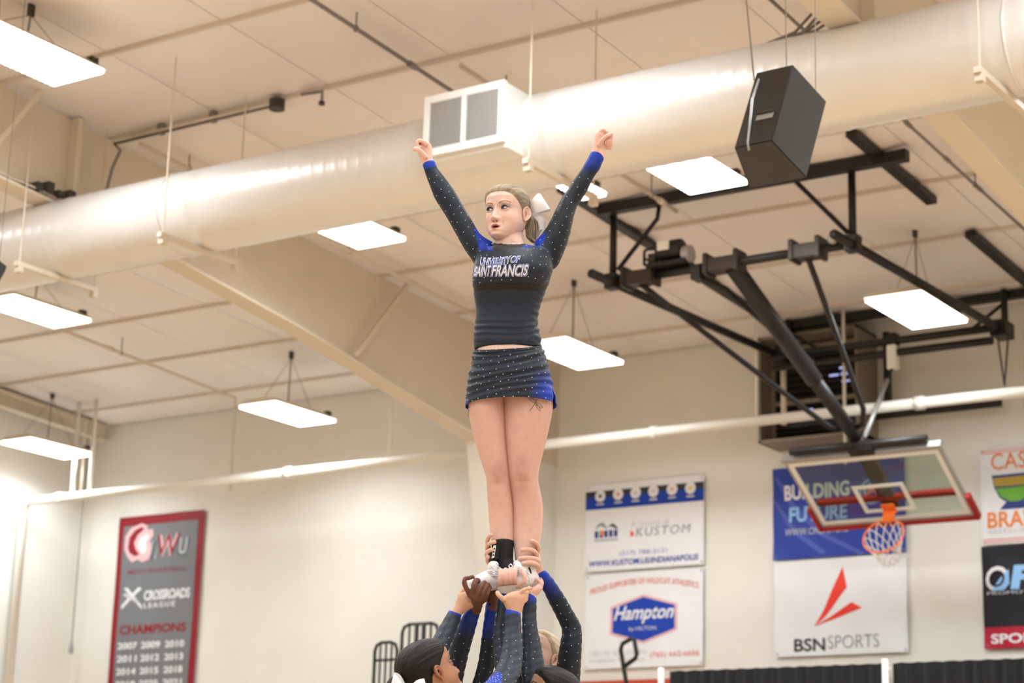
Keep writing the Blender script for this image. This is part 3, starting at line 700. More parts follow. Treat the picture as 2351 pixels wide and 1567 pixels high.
B.poly('emblem', [(287, 1350), (296, 1349), (327, 1390), (327, 1398)], M['b_white'], 1.5); B.poly('emblem', [(281, 1399), (281, 1390), (321, 1347), (327, 1351)], M['b_white'], 1.9)
B.poly('emblem', [(284, 1366), (292, 1361), (318, 1378), (322, 1386)], M['b_pale'], 2.3)
B.text('CROSSROADS', 331, 436, (1378, 1371), 28, M['b_white'], .03, 0, 1.5, spacing=.9); B.text('LEAGUE', 331, 404, (1395, 1391), 14, M['b_white'], .015, spacing=1.3)
B.text('CHAMPIONS', 276, 428, (1457, 1449), 26, M['b_red'], .03)
rows = [('2007', '2009', '2010'), ('2011', '2012', '2013'), ('2014', '2015', '2018'), ('2019', '2020', '2021'), ('2022', '2023', '2024')][:4]
for r, yrs in enumerate(rows):
    for c_, yv in enumerate(yrs):
        x0_ = (272, 325, 380)[c_]-r*1.8; yy = 1491+29.5*r-2.5*c_
        B.text(yv, x0_, x0_+44, (yy, yy-2.2), 19, M['b_white'], .03)
# white sponsor banner with blue band
K = Banner('sponsor_banner', 'white sponsor banner with a blue band of six round icons along its top', (1347, 1618), (1109, 1096), (1313, 0), M['b_white'], .004, 2.0)
ztop = K.z1-.085
K.rect('blue_band', K.x0+.005, K.x1-.005, ztop-.235, ztop, M['b_royal']); K.rect('dark_strip', K.x0+.005, K.x1-.005, ztop-.075, ztop, M['b_ink'], 1.6)
for k, (x, y) in enumerate(((1380, 1139), (1421, 1134.5), (1461, 1131), (1502, 1127.5), (1545, 1123), (1586.5, 1120))):
    zz = K.P(1380, 1139)
    K.disc('icon_disc', x, y, 14, M['b_white'], 2.2); K.disc('icon_mark', x, y, 4.5, (M['b_ink'], M['b_salmon'], M['b_pale'], M['b_pale'], M['b_pink'], M['b_yellow'])[k], 2.9)
    xx, zz = K.P(x, y); K.rect('icon_caption', xx-.055, xx+.055, zz-.115, zz-.092, M['b_pale'], 2.2)
K.poly('emblem', [(1367, 1216), (1376, 1203), (1386, 1199), (1397, 1212), (1390, 1212), (1382, 1207)], M['b_mid']); K.poly('emblem', [(1397, 1208), (1409, 1201), (1421, 1212), (1414, 1213), (1408, 1209)], M['b_ink'])
for k in range(5): K.poly('emblem', [(1367+11*k, 1220-k), (1375+11*k, 1219-k), (1375+11*k, 1235-k), (1367+11*k, 1236-k)], M['b_navy'])
K.disc('emblem', 1384, 1224, 6, M['b_orange'], 1.8); K.poly('emblem', [(1366, 1240), (1421, 1236), (1421, 1239), (1366, 1243)], M['b_mid'])
K.text('A Division of', 1451, 1537, (1210, 1202), 13, M['b_pale']); K.poly('emblem', [(1449, 1217), (1456, 1222), (1456, 1229), (1448, 1232)], M['b_scarlet'])
K.text('KUSTOM', 1461, 1587, (1231, 1222), 21, M['b_mid'], .0, .15, spacing=1.15)
K.text('(317) 788-2131', 1424, 1533, (1279, 1270), 14, colour('b_periw', (.25, .3, .6))); K.text('WWW.KUSTOM.US/INDIANAPOLIS', 1354, 1605, (1302, 1284), 14, M['b_blue'], .02, .15)
# hotel banner
H = Banner('hotel_banner', 'white hotel banner with a blue hexagon sign, low on the wall', (1346, 1616), (1319, 1303), (1536, 0), M['b_white'], .006, 3.1)
H.text('PROUD SUPPORTER OF WILDCAT ATHLETICS', 1357, 1606, (1368, 1348), 14, M['b_salmon'], .015, arch=.10)
H.poly('hexagon_rim', [(1402, 1393), (1479, 1364), (1556, 1384), (1556, 1444), (1479, 1477), (1401, 1456)], M['b_pink'], 1.0)
H.poly('hexagon', [(1408, 1397), (1479, 1370), (1550, 1388), (1550, 1441), (1479, 1471), (1407, 1452)], M['b_royal'], 1.8)
H.text('Hampton', 1410, 1549, (1437, 1425), 44, M['b_white'], .02, .35, 2.6); H.text('by HILTON', 1446, 1508, (1452, 1446), 12, M['b_pale'], .01, 0, 2.6)
H.text('1501 N. BALDWIN', 1355, 1484, (1507, 1500), 12, M['b_pale'], .0); H.text('MARION, INDIANA', 1355, 1482, (1523, 1517), 10, M['b_pale'], .0); H.text('(765) 662-6656', 1494, 1607, (1513, 1505), 15, M['b_salmon'], .01)
# blue banner behind the backboard
U = Banner('campaign_banner', 'blue banner seen partly through the glass backboard', (1775, 2077), (1071, 1056), (1287, 0), M['b_blue'], .010, .4)
U.text('BUILDING', 1803, 1952, (1149, 1139), 36, M['b_white'], .03, 0); U.text('FOR THE', 1897, 1946, (1162, 1158), 13, M['b_pale'], .02)
U.text('FUTURE', 1814, 1946, (1200, 1190), 35, M['b_sky'], .03); U.text('WWW.ONEFUTURE', 1805, 1950, (1231, 1220), 16, M['b_pale'], .0, .1)
U.ring('emblem', 2003, 1128, 29, 24, M['b_sky']); U.ring('emblem', 2003, 1128, 19, 14, M['b_pale']); U.poly('emblem', [(1990, 1140), (1997, 1118), (2012, 1114), (2016, 1136), (2006, 1128)], M['b_salmon'], 1.6)
U.poly('light_streak', [(1781, 1100), (1786, 1095), (1830, 1160), (1900, 1225), (1990, 1270), (1975, 1274), (1880, 1228), (1815, 1162)], colour('b_streak', (.08, .12, .48)), .7); U.poly('light_streak', [(1776, 1150), (1778, 1146), (1830, 1215), (1900, 1268), (1885, 1272), (1820, 1222)], M['b_streak'], .7)
# white sports banner
N = Banner('sports_banner', 'white sports banner with a red winged mark, hanging under the blue banner', (1779, 2081), (1290, 1270), (1508, 0), M['b_white'], .011, 1.7)
N.poly('emblem', [(1935, 1301), (1946, 1348), (1894, 1416), (1871, 1438), (1886, 1410)], M['b_scarlet']); N.poly('emblem', [(1958, 1382), (1981, 1395), (1890, 1430), (1871, 1438), (1897, 1421)], M['b_scarlet'], 1.3)
N.text('BSN', 1825, 1896, (1497, 1492), 29, M['b_ink'], .02); N.text('SPORTS', 1903, 2020, (1490, 1483), 29, M['b_mid'], -.012)
# restaurant banner at the right edge
R_ = Banner('restaurant_banner', 'white restaurant banner with orange words cut by the right edge', (2250, 2556), (1028, 1006), (1252, 0), M['b_white'], .005, 2.4)
R_.text('CASA', 2277, 2390, (1079, 1070), 36, M['b_orange'], .0); R_.text('BRAVA', 2269, 2412, (1213, 1203), 35, M['b_orange'], .02); R_.text('RESTAURANT', 2271, 2400, (1227, 1217), 9, M['b_pale'])
for dz in (.02, .05): R_.rect('red_line', R_.x0+.01, R_.x1-.01, R_.z1-dz-.012, R_.z1-dz, M['b_salmon']); R_.rect('red_line', R_.x0+.01, R_.x1-.01, R_.z0+dz, R_.z0+dz+.012, M['b_salmon'])
R_.poly('bowl_emblem', [(2278, 1092), (2376, 1082), (2374, 1115), (2362, 1140), (2345, 1154), (2318, 1156), (2297, 1143), (2284, 1120)], M['b_navy']); R_.poly('bowl_emblem', [(2287, 1122), (2370, 1113), (2360, 1136), (2343, 1149), (2320, 1151), (2300, 1140)], M['b_green'], 1.6)
R_.poly('bowl_emblem', [(2281, 1098), (2374, 1088), (2371, 1110), (2285, 1118)], M['b_gold'], 1.6); R_.poly('bowl_emblem', [(2312, 1152), (2352, 1148), (2370, 1164), (2297, 1170)], M['b_navy'], 1.3)
# black sports shop banner
O = Banner('shop_banner', 'black banner with a red lower band, below the restaurant banner', (2254, 2560), (1256, 1234), (1490, 0), M['b_black'], .009, .9)
O.rect('red_band', O.x0, O.x1, O.z0, O.z0+.235, M['b_crimson'], 1.0); O.text('SPORTS', 2277, 2420, (1480, 1470), 21, M['b_white'], .03)
O.text('O', 2265, 2318, (1358, 1354), 53, M['b_white'], .05, .12); O.poly('lettering', [(2277, 1357), (2296, 1330), (2318, 1306), (2320, 1340), (2308, 1354)], M['b_sky'], 2.4); O.text('O', 2273, 2310, (1349, 1346), 36, M['b_black'], .0, .12, 3.0)
O.text('PS', 2322, 2424, (1354, 1347), 53, M['b_sky'], .05, .12); O.text('PROMOTIONS', 2268, 2420, (1368, 1356), 7, M['b_pale'])

# ------------------------------------------------------------------ pipe and drape, wall strip, rails
DYP = 19.7
def drape(name, label, px0, px1, z1, seed):
    x0 = onY(px0, 1540, DYP).x; x1 = onY(px1, 1520, DYP).x if px1 < 2400 else x0+3.2
    t = thing(name, label, 'curtain', ((x0+x1)/2, DYP, 0.0)); n = int((x1-x0)/.02); vs = []; fs = []
    rnd = random.Random(seed); ph = [rnd.uniform(0, 6) for _ in range(4)]
    nz = 6
    for j in range(nz+1):
        for i in range(n+1):
            x = x0+(x1-x0)*i/n; a = .03*math.sin(x*34+ph[0]+math.sin(x*5+ph[1])*1.5)+.02*math.sin(x*61+ph[2])
            vs.append((x, DYP+a*(.35+.65*j/nz), z1-(z1-.01)*j/nz+(.004*math.sin(x*34+ph[0]) if j == 0 else 0)))
    for j in range(nz):
        for i in range(n): k = j*(n+1)+i; fs.append((k, k+1, k+n+2, k+n+1))
    m = MB(); m.add(vs, fs); m.build('cloth', M['drape'], t, smooth=True, fix=False)
    q = MB(); q.tube([(x0-.02, DYP+.075, z1-.06), (x1+.02, DYP+.075, z1-.06)], .022, 10); q.build('crossbar', M['wpipe'], t)
    return x0, x1
zt = onY(1700, 1534, DYP).z
a0, a1 = drape('black_drape', 'left black pleated drape below the sports banner', 1537, 2033, zt, 3)
b0, b1 = drape('black_drape', 'right black pleated drape running out of view at the right edge', 2050, 2500, zt, 4)
for k, (xx, lb) in enumerate(((a0-.045, 'white drape post at the left end of the black drapes'), ((a1+b0)/2, 'white drape post between the two black drapes'))):
    t = thing('drape_post', lb, 'post', (xx, DYP, 0), 'drape posts'); q = MB(); q.tube([(xx, DYP-.10, 0), (xx, DYP-.10, zt+.03)], .034, 14); q.build('upright', M['wpipe'], t, smooth=True)
    q = MB(); q.box(xx-.2, xx+.2, DYP-.36, DYP-.06, 0, .02); q.build('base_plate', M['grey'], t)
zs = onY(1430, 1560, 21.8).z
q = MB(); q.box(-13.75, -9.6, 21.8, 21.895, 1.0, zs); o = q.build('wall_pad', mat('pad_red', (0.55, 0.07, 0.03), .5), bevel=.02); setp(o, 'red orange wall pad showing as a strip beside the black drape', 'wall pad')
RYL = 20.5
def rail(label, x0, x1, z1, nb, cross, thick):
    t = thing('bleacher_rail', label, 'railing', ((x0+x1)/2, RYL, 0), 'black bleacher rails')
    q = MB(); r = .10
    pts = [(x0, RYL, 0), (x0, RYL, z1-r), (x0+.03, RYL, z1-.03), (x0+r, RYL, z1), (x1-r, RYL, z1-.0), (x1-.03, RYL, z1-.03), (x1, RYL, z1-r), (x1, RYL, 0)]
    q.tube(pts, .022, 8); q.build('frame', M['black'], t, smooth=True)
    for k in range(nb):
        x = x0+(x1-x0)*(k+1)/(nb+1); q = MB(); q.tube([(x, RYL, .3), (x, RYL, z1)], .016 if k not in thick else .03, 8); q.build('baluster', M['black'], t, smooth=True)
    for z in cross: q = MB(); q.tube([(x0, RYL, z), (x1, RYL, z)], .018, 8); q.build('crossbar', M['black'], t, smooth=True)
rail('lower black rail with three bars at the left, low on the wall', -15.92, -15.57, 3.64, 3, (3.42, .35), ())
rail('taller black rail with close bars at the left, right of the lower rail', -15.50, -14.95, 3.85, 4, (.35,), (1, 2))
def lp(x, y): p = onY(x, y, 20.2); return (p.x, p.y, p.z)
t = thing('bleacher_rail', 'black bent handrail loop in front of the hotel banner', 'railing', lp(1440, 1567)[:2]+(0,), 'black bleacher rails')
q = MB(); a = lp(1442, 1580); q.tube([(a[0], a[1], 0), lp(1438, 1567), lp(1431, 1527), lp(1425, 1490), lp(1429, 1477), lp(1448, 1466), lp(1456, 1468), lp(1462, 1500), lp(1459, 1510), lp(1434, 1529)], .026, 10); q.build('tube', M['black'], t, smooth=True)

# ------------------------------------------------------------------ figures: tools
EF = Vector((f_[0], f_[1], 0)).normalized()      # horizontal viewing direction
ER = Vector((EF.y, -EF.x, 0))                    # horizontal, to the right of it
UP = Vector((0, 0, 1))
D0 = 7.86                                        # horizontal distance of the lifted cheerleader
def PP(x, y, d=0.0):
    """point seen at a pixel of the photograph on the upright plane d metres behind the lifted cheerleader"""
    r = Vector(ray(x, y)); return Vector(EYE)+r*((D0+d)/r.dot(EF))
def pix(p):
    c = RW.T@(np.array(p)-EYE); return CX+FP*c[0]/c[2], CY+FP*c[1]/c[2]
def catmull(P, t):
    n = len(P); i = min(int(t), n-2); f = t-i
    p0, p1, p2, p3 = P[max(i-1, 0)], P[i], P[i+1], P[min(i+2, n-1)]
    return 0.5*((2*p1)+(-p0+p2)*f+(2*p0-5*p1+4*p2-p3)*f*f+(-p0+3*p1-3*p2+p3)*f**3)
def loft(mb, rings, n=20, sub=3, cap=True, power=1.0, capk=.45):
    """rings: (centre, u, v) with u, v half axes"""
    C_ = [Vector(r[0]) for r in rings]; U_ = [Vector(r[1]) for r in rings]; V_ = [Vector(r[2]) for r in rings]
    m = (len(rings)-1)*sub+1; R = []
    for k in range(m):
        t = k/sub; R.append((catmull(C_, t), catmull(U_, t), catmull(V_, t)))
    if cap:
        a, b = R[0], R[-1]; da = (R[0][0]-R[1][0]).normalized(); db = (R[-1][0]-R[-2][0]).normalized()
        ra = min(a[1].length, a[2].length)*capk; rb = min(b[1].length, b[2].length)*capk
        R = [(a[0]+da*ra, a[1]*.25, a[2]*.25), (a[0]+da*ra*.75, a[1]*.7, a[2]*.7)]+R+[(b[0]+db*rb*.75, b[1]*.7, b[2]*.7), (b[0]+db*rb, b[1]*.25, b[2]*.25)]
    vs = []; fs = []
    for c, u, v in R:
        for k in range(n):
            a = 2*math.pi*k/n; ca, sa = math.cos(a), math.sin(a)
            if power != 1.0: ca = math.copysign(abs(ca)**power, ca); sa = math.copysign(abs(sa)**power, sa)
            vs.append(c+u*ca+v*sa)
    for i in range(len(R)-1):
        for k in range(n): fs.append((i*n+k, i*n+(k+1) % n, (i+1)*n+(k+1) % n, (i+1)*n+k))
    if cap: fs.append(tuple(range(n-1, -1, -1))); fs.append(tuple((len(R)-1)*n+k for k in range(n)))
    return mb.add(vs, fs)
def sil(rows):
    """rows: (xl, yl, xr, yr, depth of centre, half depth) -> rings following a silhouette in the photograph"""
    out = []
    for xl, yl, xr, yr, dc, dh in rows:
        a, b = PP(xl, yl, dc), PP(xr, yr, dc); out.append(((a+b)/2, (b-a)/2, EF*dh))
    return out
def hrows(rows): return sil([(xl, y, xr, y, dc, dh) for y, xl, xr, dc, dh in rows])
def rod(mb, pts, rad, n=12, sub=4):
    """tapered round limb or finger through world points"""
    pts = [Vector(p) for p in pts]; rings = []; u = None
    for i, p in enumerate(pts):
        d = (pts[min(i+1, len(pts)-1)]-pts[max(i-1, 0)]).normalized()
        if u is None:
            u = d.cross(EF)
            if u.length < .2: u = d.cross(UP)
            u.normalize()
        u = (u-d*u.dot(d)).normalized(); r = rad[i] if isinstance(rad, (list, tuple)) else rad
        rings.append((p, u*r, d.cross(u)*r))
    return loft(mb, rings, n, sub)
def finger(mb, pts, rp=5.6, taper=.82):
    """finger through (x, y, depth) pixels, radius in pixels"""
    k = .00172*rp; n = len(pts)
    return rod(mb, [PP(*p) for p in pts], [k*(1-(1-taper)*i/(n-1)) for i in range(n)], 12, 4)
def remesh(mb, voxel, it=4, fac=.5):
    me = bpy.data.meshes.new('tmp'); me.from_pydata(mb.v, [], mb.f); me.update()
    bm = bmesh.new(); bm.from_mesh(me); bmesh.ops.recalc_face_normals(bm, faces=bm.faces); bm.to_mesh(me); bm.free()
    o = bpy.data.objects.new('tmp', me); COL.objects.link(o)
    m = o.modifiers.new('r', 'REMESH'); m.mode = 'VOXEL'; m.voxel_size = voxel
    if it: s = o.modifiers.new('s', 'SMOOTH'); s.iterations = it; s.factor = fac
    dg = bpy.context.evaluated_depsgraph_get(); dg.update(); e = bpy.data.meshes.new_from_object(o.evaluated_get(dg))
    n = len(e.vertices); co = np.empty(n*3); e.vertices.foreach_get('co', co)
    fs = [tuple(p.vertices) for p in e.polygons]; co = co.reshape(-1, 3)
    bpy.data.objects.remove(o); bpy.data.meshes.remove(me); bpy.data.meshes.remove(e)
    return co, fs
def normals(co, fs):
    q = np.array([f if len(f) == 4 else (*f, f[-1]) for f in fs]); a = co[q[:, 2]]-co[q[:, 0]]; b = co[q[:, 3]]-co[q[:, 1]]
    fn = np.cross(a, b); N = np.zeros_like(co)
    for k in range(4): np.add.at(N, q[:, k], fn)
    return N/np.maximum(np.linalg.norm(N, axis=1, keepdims=True), 1e-12)
def pixels(co):
    c = (co-EYE)@RW; return CX+FP*c[:, 0]/c[:, 2], CY+FP*c[:, 1]/c[:, 2]
def joined(parts):
    """parts: list of (co, faces, colours) -> one mesh"""
    co = np.vstack([p[0] for p in parts]); fs = []; n = 0
    for p in parts: fs += [tuple(i+n for i in f) for f in p[1]]; n += len(p[0])
    return co, fs, np.vstack([p[2] for p in parts])
def mesh_obj(name, co, fs, mat_, parent, col=None, smooth=True):
    off = np.array(wloc(parent)); me = bpy.data.meshes.new(name); me.from_pydata((co-off).tolist(), [], fs); me.update()
    me.materials.append(mat_)
    if col is not None:
        a = me.color_attributes.new('tone', 'FLOAT_COLOR', 'POINT'); a.data.foreach_set('color', np.hstack([col, np.ones((len(col), 1))]).astype(np.float32).ravel())
    if smooth: me.polygons.foreach_set('use_smooth', [True]*len(me.polygons))
    o = bpy.data.objects.new(name, me); COL.objects.link(o); o.parent = parent
    return o
def wob(p, s, k=0.0):      # cheap smooth noise
    return (np.sin(p[:, 0]*s*1.0+1.3+k)*np.sin(p[:, 1]*s*1.3+.7+k)*np.sin(p[:, 2]*s*1.1+2.1*k)+.5*np.sin(p[:, 0]*s*2.3+p[:, 2]*s*2.9+k))/1.5
M['skin'] = mat('skin', (.7, .45, .35), 0.48, noise=.05, nscale=40, spec=.35, sss=.12, attr='tone')
M['fabric'] = mat('stretch_fabric', (.03, .035, .045), 0.50, bump=.08, bscale=90, spec=.35, sheen=.06, attr='tone')
M['hair'] = mat('hair', (.3, .2, .1), 0.5, noise=.12, nscale=30, spec=.28, attr='tone')
M['stone'] = mat('rhinestone', (.92, .92, .97), 0.08, spec=1.0)
M['ribbon'] = mat('white_ribbon', (.86, .85, .89), 0.45, bump=.05, bscale=120)
M['shoe'] = mat('white_shoe', (.84, .83, .85), 0.5, bump=.1, bscale=150)
M['brace'] = mat('black_brace', (.010, .010, .012), 0.75, bump=.25, bscale=200)
M['eyewhite'] = mat('eye_white', (.75, .72, .70), .2); M['iris'] = mat('iris', (.10, .13, .18), .2); M['pupil'] = mat('pupil', (.006, .006, .008), .1)
M['lash'] = mat('lash_liner', (.02, .012, .018), .6); M['ink'] = mat('tattoo_ink', (.07, .07, .085), .6); M['nail'] = mat('nail', (.85, .66, .60), .25)
CHAR, ROYAL, BLK = np.array((.009, .017, .033)), np.array((.001, .036, .42)), np.array((.006, .006, .008))

# ------------------------------------------------------------------ head
HZ = [-.118, -.113, -.104, -.088, -.070, -.050, -.030, -.010, .010, .030, .050, .070, .085, .097, .104, .1075]
HF = [.046, .066, .080, .086, .085, .083, .083, .0815, .082, .087, .088, .080, .066, .045, .022, -.008]
HB = [-.008, -.026, -.042, -.052, -.060, -.070, -.080, -.090, -.098, -.102, -.100, -.091, -.078, -.060, -.042, -.014]
HW = [.012, .024, .0355, .0475, .0575, .0655, .0700, .072, .0735, .0755, .0755, .071, .061, .046, .027, .003]
def skull(z, a, full=0.0):
    """surface point of the plain head at height z and angle a (0 = face)"""
    F, B, W = np.interp(z, HZ, HF), np.interp(z, HZ, HB), np.interp(z, HZ, HW)
    W = W+full*np.exp(-((z+.062)/.035)**2)
    yc = (F+B)/2-.004; ca, sa = np.cos(a), np.sin(a)
    p = 2/2.25
    x = W*np.sign(sa)*np.abs(sa)**p; y = np.where(ca > 0, yc+(F-yc)*np.abs(ca)**p, yc-(yc-B)*np.abs(ca)**p)
    return np.stack([x, y, z+0*x], -1)
def G(x, z, x0, z0, sx, sz): return np.exp(-((x-x0)/sx)**2-((z-z0)/sz)**2)
def head_mesh(tone, open_mouth=True, full=.004, lips=(.50, .17, .15), blush=.25, shadow=(.30, .20, .24)):
    nz, na = 120, 144
    zz = np.concatenate([np.linspace(-.118, -.112, 6)[:-1], np.linspace(-.112, .085, 96), np.linspace(.085, .1075, 20)[1:]])
    t = np.linspace(-1, 1, na, endpoint=False); aa = math.pi*(np.sign(t)*(np.abs(t)**1.25))
    Z_, A_ = np.meshgrid(zz, aa, indexing='ij'); P = skull(Z_, A_, full); x, z = P[..., 0].copy(), P[..., 2].copy()
    front = np.clip(np.cos(A_)*1.6, 0, 1)
    d = np.zeros_like(x)
    rid = np.interp(z, [-.060, -.054, -.049, -.043, -.036, -.020, .0, .012, .025], [0, .002, .013, .0255, .025, .0155, .0075, .003, 0]); sx = np.interp(z, [-.05, -.03, .0, .02], [.0115, .0095, .0075, .009])
    d += rid*np.exp(-np.abs(x/sx)**2.2)
    for s in (-1, 1):
        d += .0105*G(x, z, s*.0125, -.0435, .0062, .0065)-.004*G(x, z, s*.0068, -.0515, .004, .0035)
        d += -.0115*G(x, z, s*.0315, .0, .0165, .0105)+.0045*G(x, z, s*.030, .0215, .02, .008)+.006*G(x, z, s*.043, -.036, .02, .02)
        d += -.003*G(x, z, s*.027, -.062, .006, .012)
    up = .0100*G(x, z, 0, -.0662, .0158, .0052)-.002*G(x, z, 0, -.0625, .003, .004); lo = .0100*G(x, z, 0, -.0825, .0140, .0056)
    d += up+lo-.0145*G(x, z, 0, -.0745, .0115, .0038)*(1 if open_mouth else .5)
    d += .0075*G(x, z, 0, -.1015, .018, .010)-.004*G(x, z, 0, -.092, .016, .004)
    P[..., 1] += d*front
    col = np.ones(P.shape)*np.array(tone)
    def mix(m, c): col[:] = col*(1-m[..., None])+np.array(c)*m[..., None]
    fr = (front > .2)
    for s in (-1, 1):
        mix(np.clip(blush*G(x, z, s*.046, -.034, .024, .024), 0, 1)*fr, np.array(tone)*np.array((1.0, .55, .50)))
        mix(np.clip(.75*G(x, z, s*.035, .008, .021, .0085)*1.1, 0, 1)*fr, shadow)
        mix(np.clip(1.3*G(x, z, s*.0068, -.0520, .0042, .0026), 0, 1)*fr, (.10, .03, .025))
    mix(np.clip(.25*G(x, z, 0, -.045, .014, .012), 0, 1)*fr, np.array(tone)*np.array((1, .6, .55)))
    w = np.clip(1-np.abs(x)/.0215, 0, 1)
    hi = -.0745+.0115*np.sqrt(w)*(1-.25*np.exp(-(x/.004)**2)); lo_ = -.0745-.0125*np.sqrt(w)
    lip = np.clip((hi-z)/.0022+.3, 0, 1)*np.clip((z-lo_)/.0022+.3, 0, 1)*np.clip(w*6, 0, 1); mix(.85*lip*fr, lips)
    gap = np.clip((.0042*np.sqrt(np.clip(1-(x/.0135)**2, 0, 1))*(1 if open_mouth else .3)-np.abs(z+.0745))/.0012+.4, 0, 1)*(np.abs(x) < .0135); mix(.95*gap*fr, (.035, .008, .008))
    n0, n1 = P.shape[:2]; co = P.reshape(-1, 3); fs = []
    for i in range(n0-1):
        for k in range(n1): fs.append((i*n1+k, i*n1+(k+1) % n1, (i+1)*n1+(k+1) % n1, (i+1)*n1+k))
    fs.append(tuple((n0-1)*n1+k for k in range(n1))); fs.append(tuple(range(n1-1, -1, -1)))
    return co, fs, col.reshape(-1, 3)
def ear_mesh(s, tone):
    n, m_ = 40, 14; prof = [(0, -.011), (.15, -.0115), (.3, -.009), (.42, -.003), (.52, .0045), (.6, .0035), (.7, .0025), (.8, .0055), (.88, .0085), (.95, .008), (1.0, .005), (1.03, .0), (1.0, -.006), (.9, -.012)]
    vs = []; fs = []; col = []
    for r, h in prof:
        for k in range(n):
            a = 2*math.pi*k/n; ca, sa = math.cos(a), math.sin(a)       # a = 0 up, growing backwards
            R = .0300+.0030*ca; W_ = .0165+.003*ca
            if ca < -.2: R = .0270; W_ *= .80
            lobe = max(0, -ca-.55)/.45; hh = h*(1-.75*lobe) if r > .4 else h+lobe*.004
            fwd = max(0, -sa); hh = hh*(1-.75*fwd) if r > .55 else hh
            y = -.0085-sa*W_*r-.0035*ca*r; z = -.010+ca*R*r
            flare = .006+.010*max(0, sa)*r
            vs.append((s*(.0720+flare+hh), y, z)); col.append(1.0-.45*max(0, 1-r/.52)-.10*(abs(r-.7) < .06))  # ear hollow and rim groove tinted darker, shade put into the skin colour
    for i in range(len(prof)-1):
        for k in range(n): fs.append((i*n+k, i*n+(k+1) % n, (i+1)*n+(k+1) % n, (i+1)*n+k))
    fs.append(tuple(range(n)))
    co = np.array(vs); return co, fs, np.array(col)[:, None]*np.array(tone)*np.array((1.0, .90, .87))
HL_A = [0, 25, 45, 60, 72, 82, 90, 100, 112, 130, 150, 180]; HL_Z = [.073, .070, .062, .046, .026, .004, -.004, .010, -.020, -.052, -.066, -.070]
def hair_mesh(base, tail=(0, -.10, .02), lift=.0075, var=.5, seed=1, hz=None, full=.004):
    na, nt_ = 300, 44; aa = np.linspace(-math.pi, math.pi, na, endpoint=False); rows = []
    zh = np.interp(np.abs(np.degrees(aa)), HL_A, hz or HL_Z)
    for j in range(nt_+1):
        t = j/nt_; z = zh+(.1074-zh)*(t**.8); rows.append(skull(z, aa, full)*np.array((1, 1, 1)))
    P = np.array(rows)
    T = np.linspace(0, 1, nt_+1)[:, None]
    off = lift*np.clip(T*6, 0, 1)**.7+.0008
    c = np.array((0, -.010, .0)); N = P-c; N[..., 2] = np.where(P[..., 2] < .03, N[..., 2]*.2, N[..., 2]); N /= np.linalg.norm(N, axis=-1, keepdims=True)
    # strands run towards the tail knot
    v = P-np.array(tail); ang = np.arctan2(v[..., 0], v[..., 2]+.02)
    rnd = np.random.RandomState(seed); tb = rnd.rand(260); st = np.interp((ang+math.pi)/(2*math.pi)*260, np.arange(260), tb)
    st2 = np.interp((ang+math.pi)/(2*math.pi)*70, np.arange(260), tb[::-1])
    off = off+(.0016*(st-.5)+.002*(st2-.5))*np.clip(T*4, 0, 1)
    P = P+N*off[..., None]
    col = np.array(base)*(1+var*(1.1*st+.9*st2-1.0))[..., None]
    n0, n1 = P.shape[:2]; fs = []
    for i in range(n0-1):
        for k in range(n1): fs.append((i*n1+k, i*n1+(k+1) % n1, (i+1)*n1+(k+1) % n1, (i+1)*n1+k))
    fs.append(tuple((n0-1)*n1+k for k in range(n1)))
    return P.reshape(-1, 3), fs, np.clip(col.reshape(-1, 3), 0, 1)
class Head:
    """pose: origin (between the eyes' height at head centre), rotation from facing direction, up direction, scale"""
    def __init__(s, origin, face, up, k=1.0):
        y = Vector(face).normalized(); x = y.cross(Vector(up)).normalized(); z = x.cross(y)     # x = viewer's left when facing viewer
        s.o = np.array(origin); s.R = np.array([list(x), list(y), list(z)]).T*k; s.k = k
    def w(s, co): return np.asarray(co)@s.R.T+s.o
    def v(s, *p): return Vector(s.w(np.array(p)))
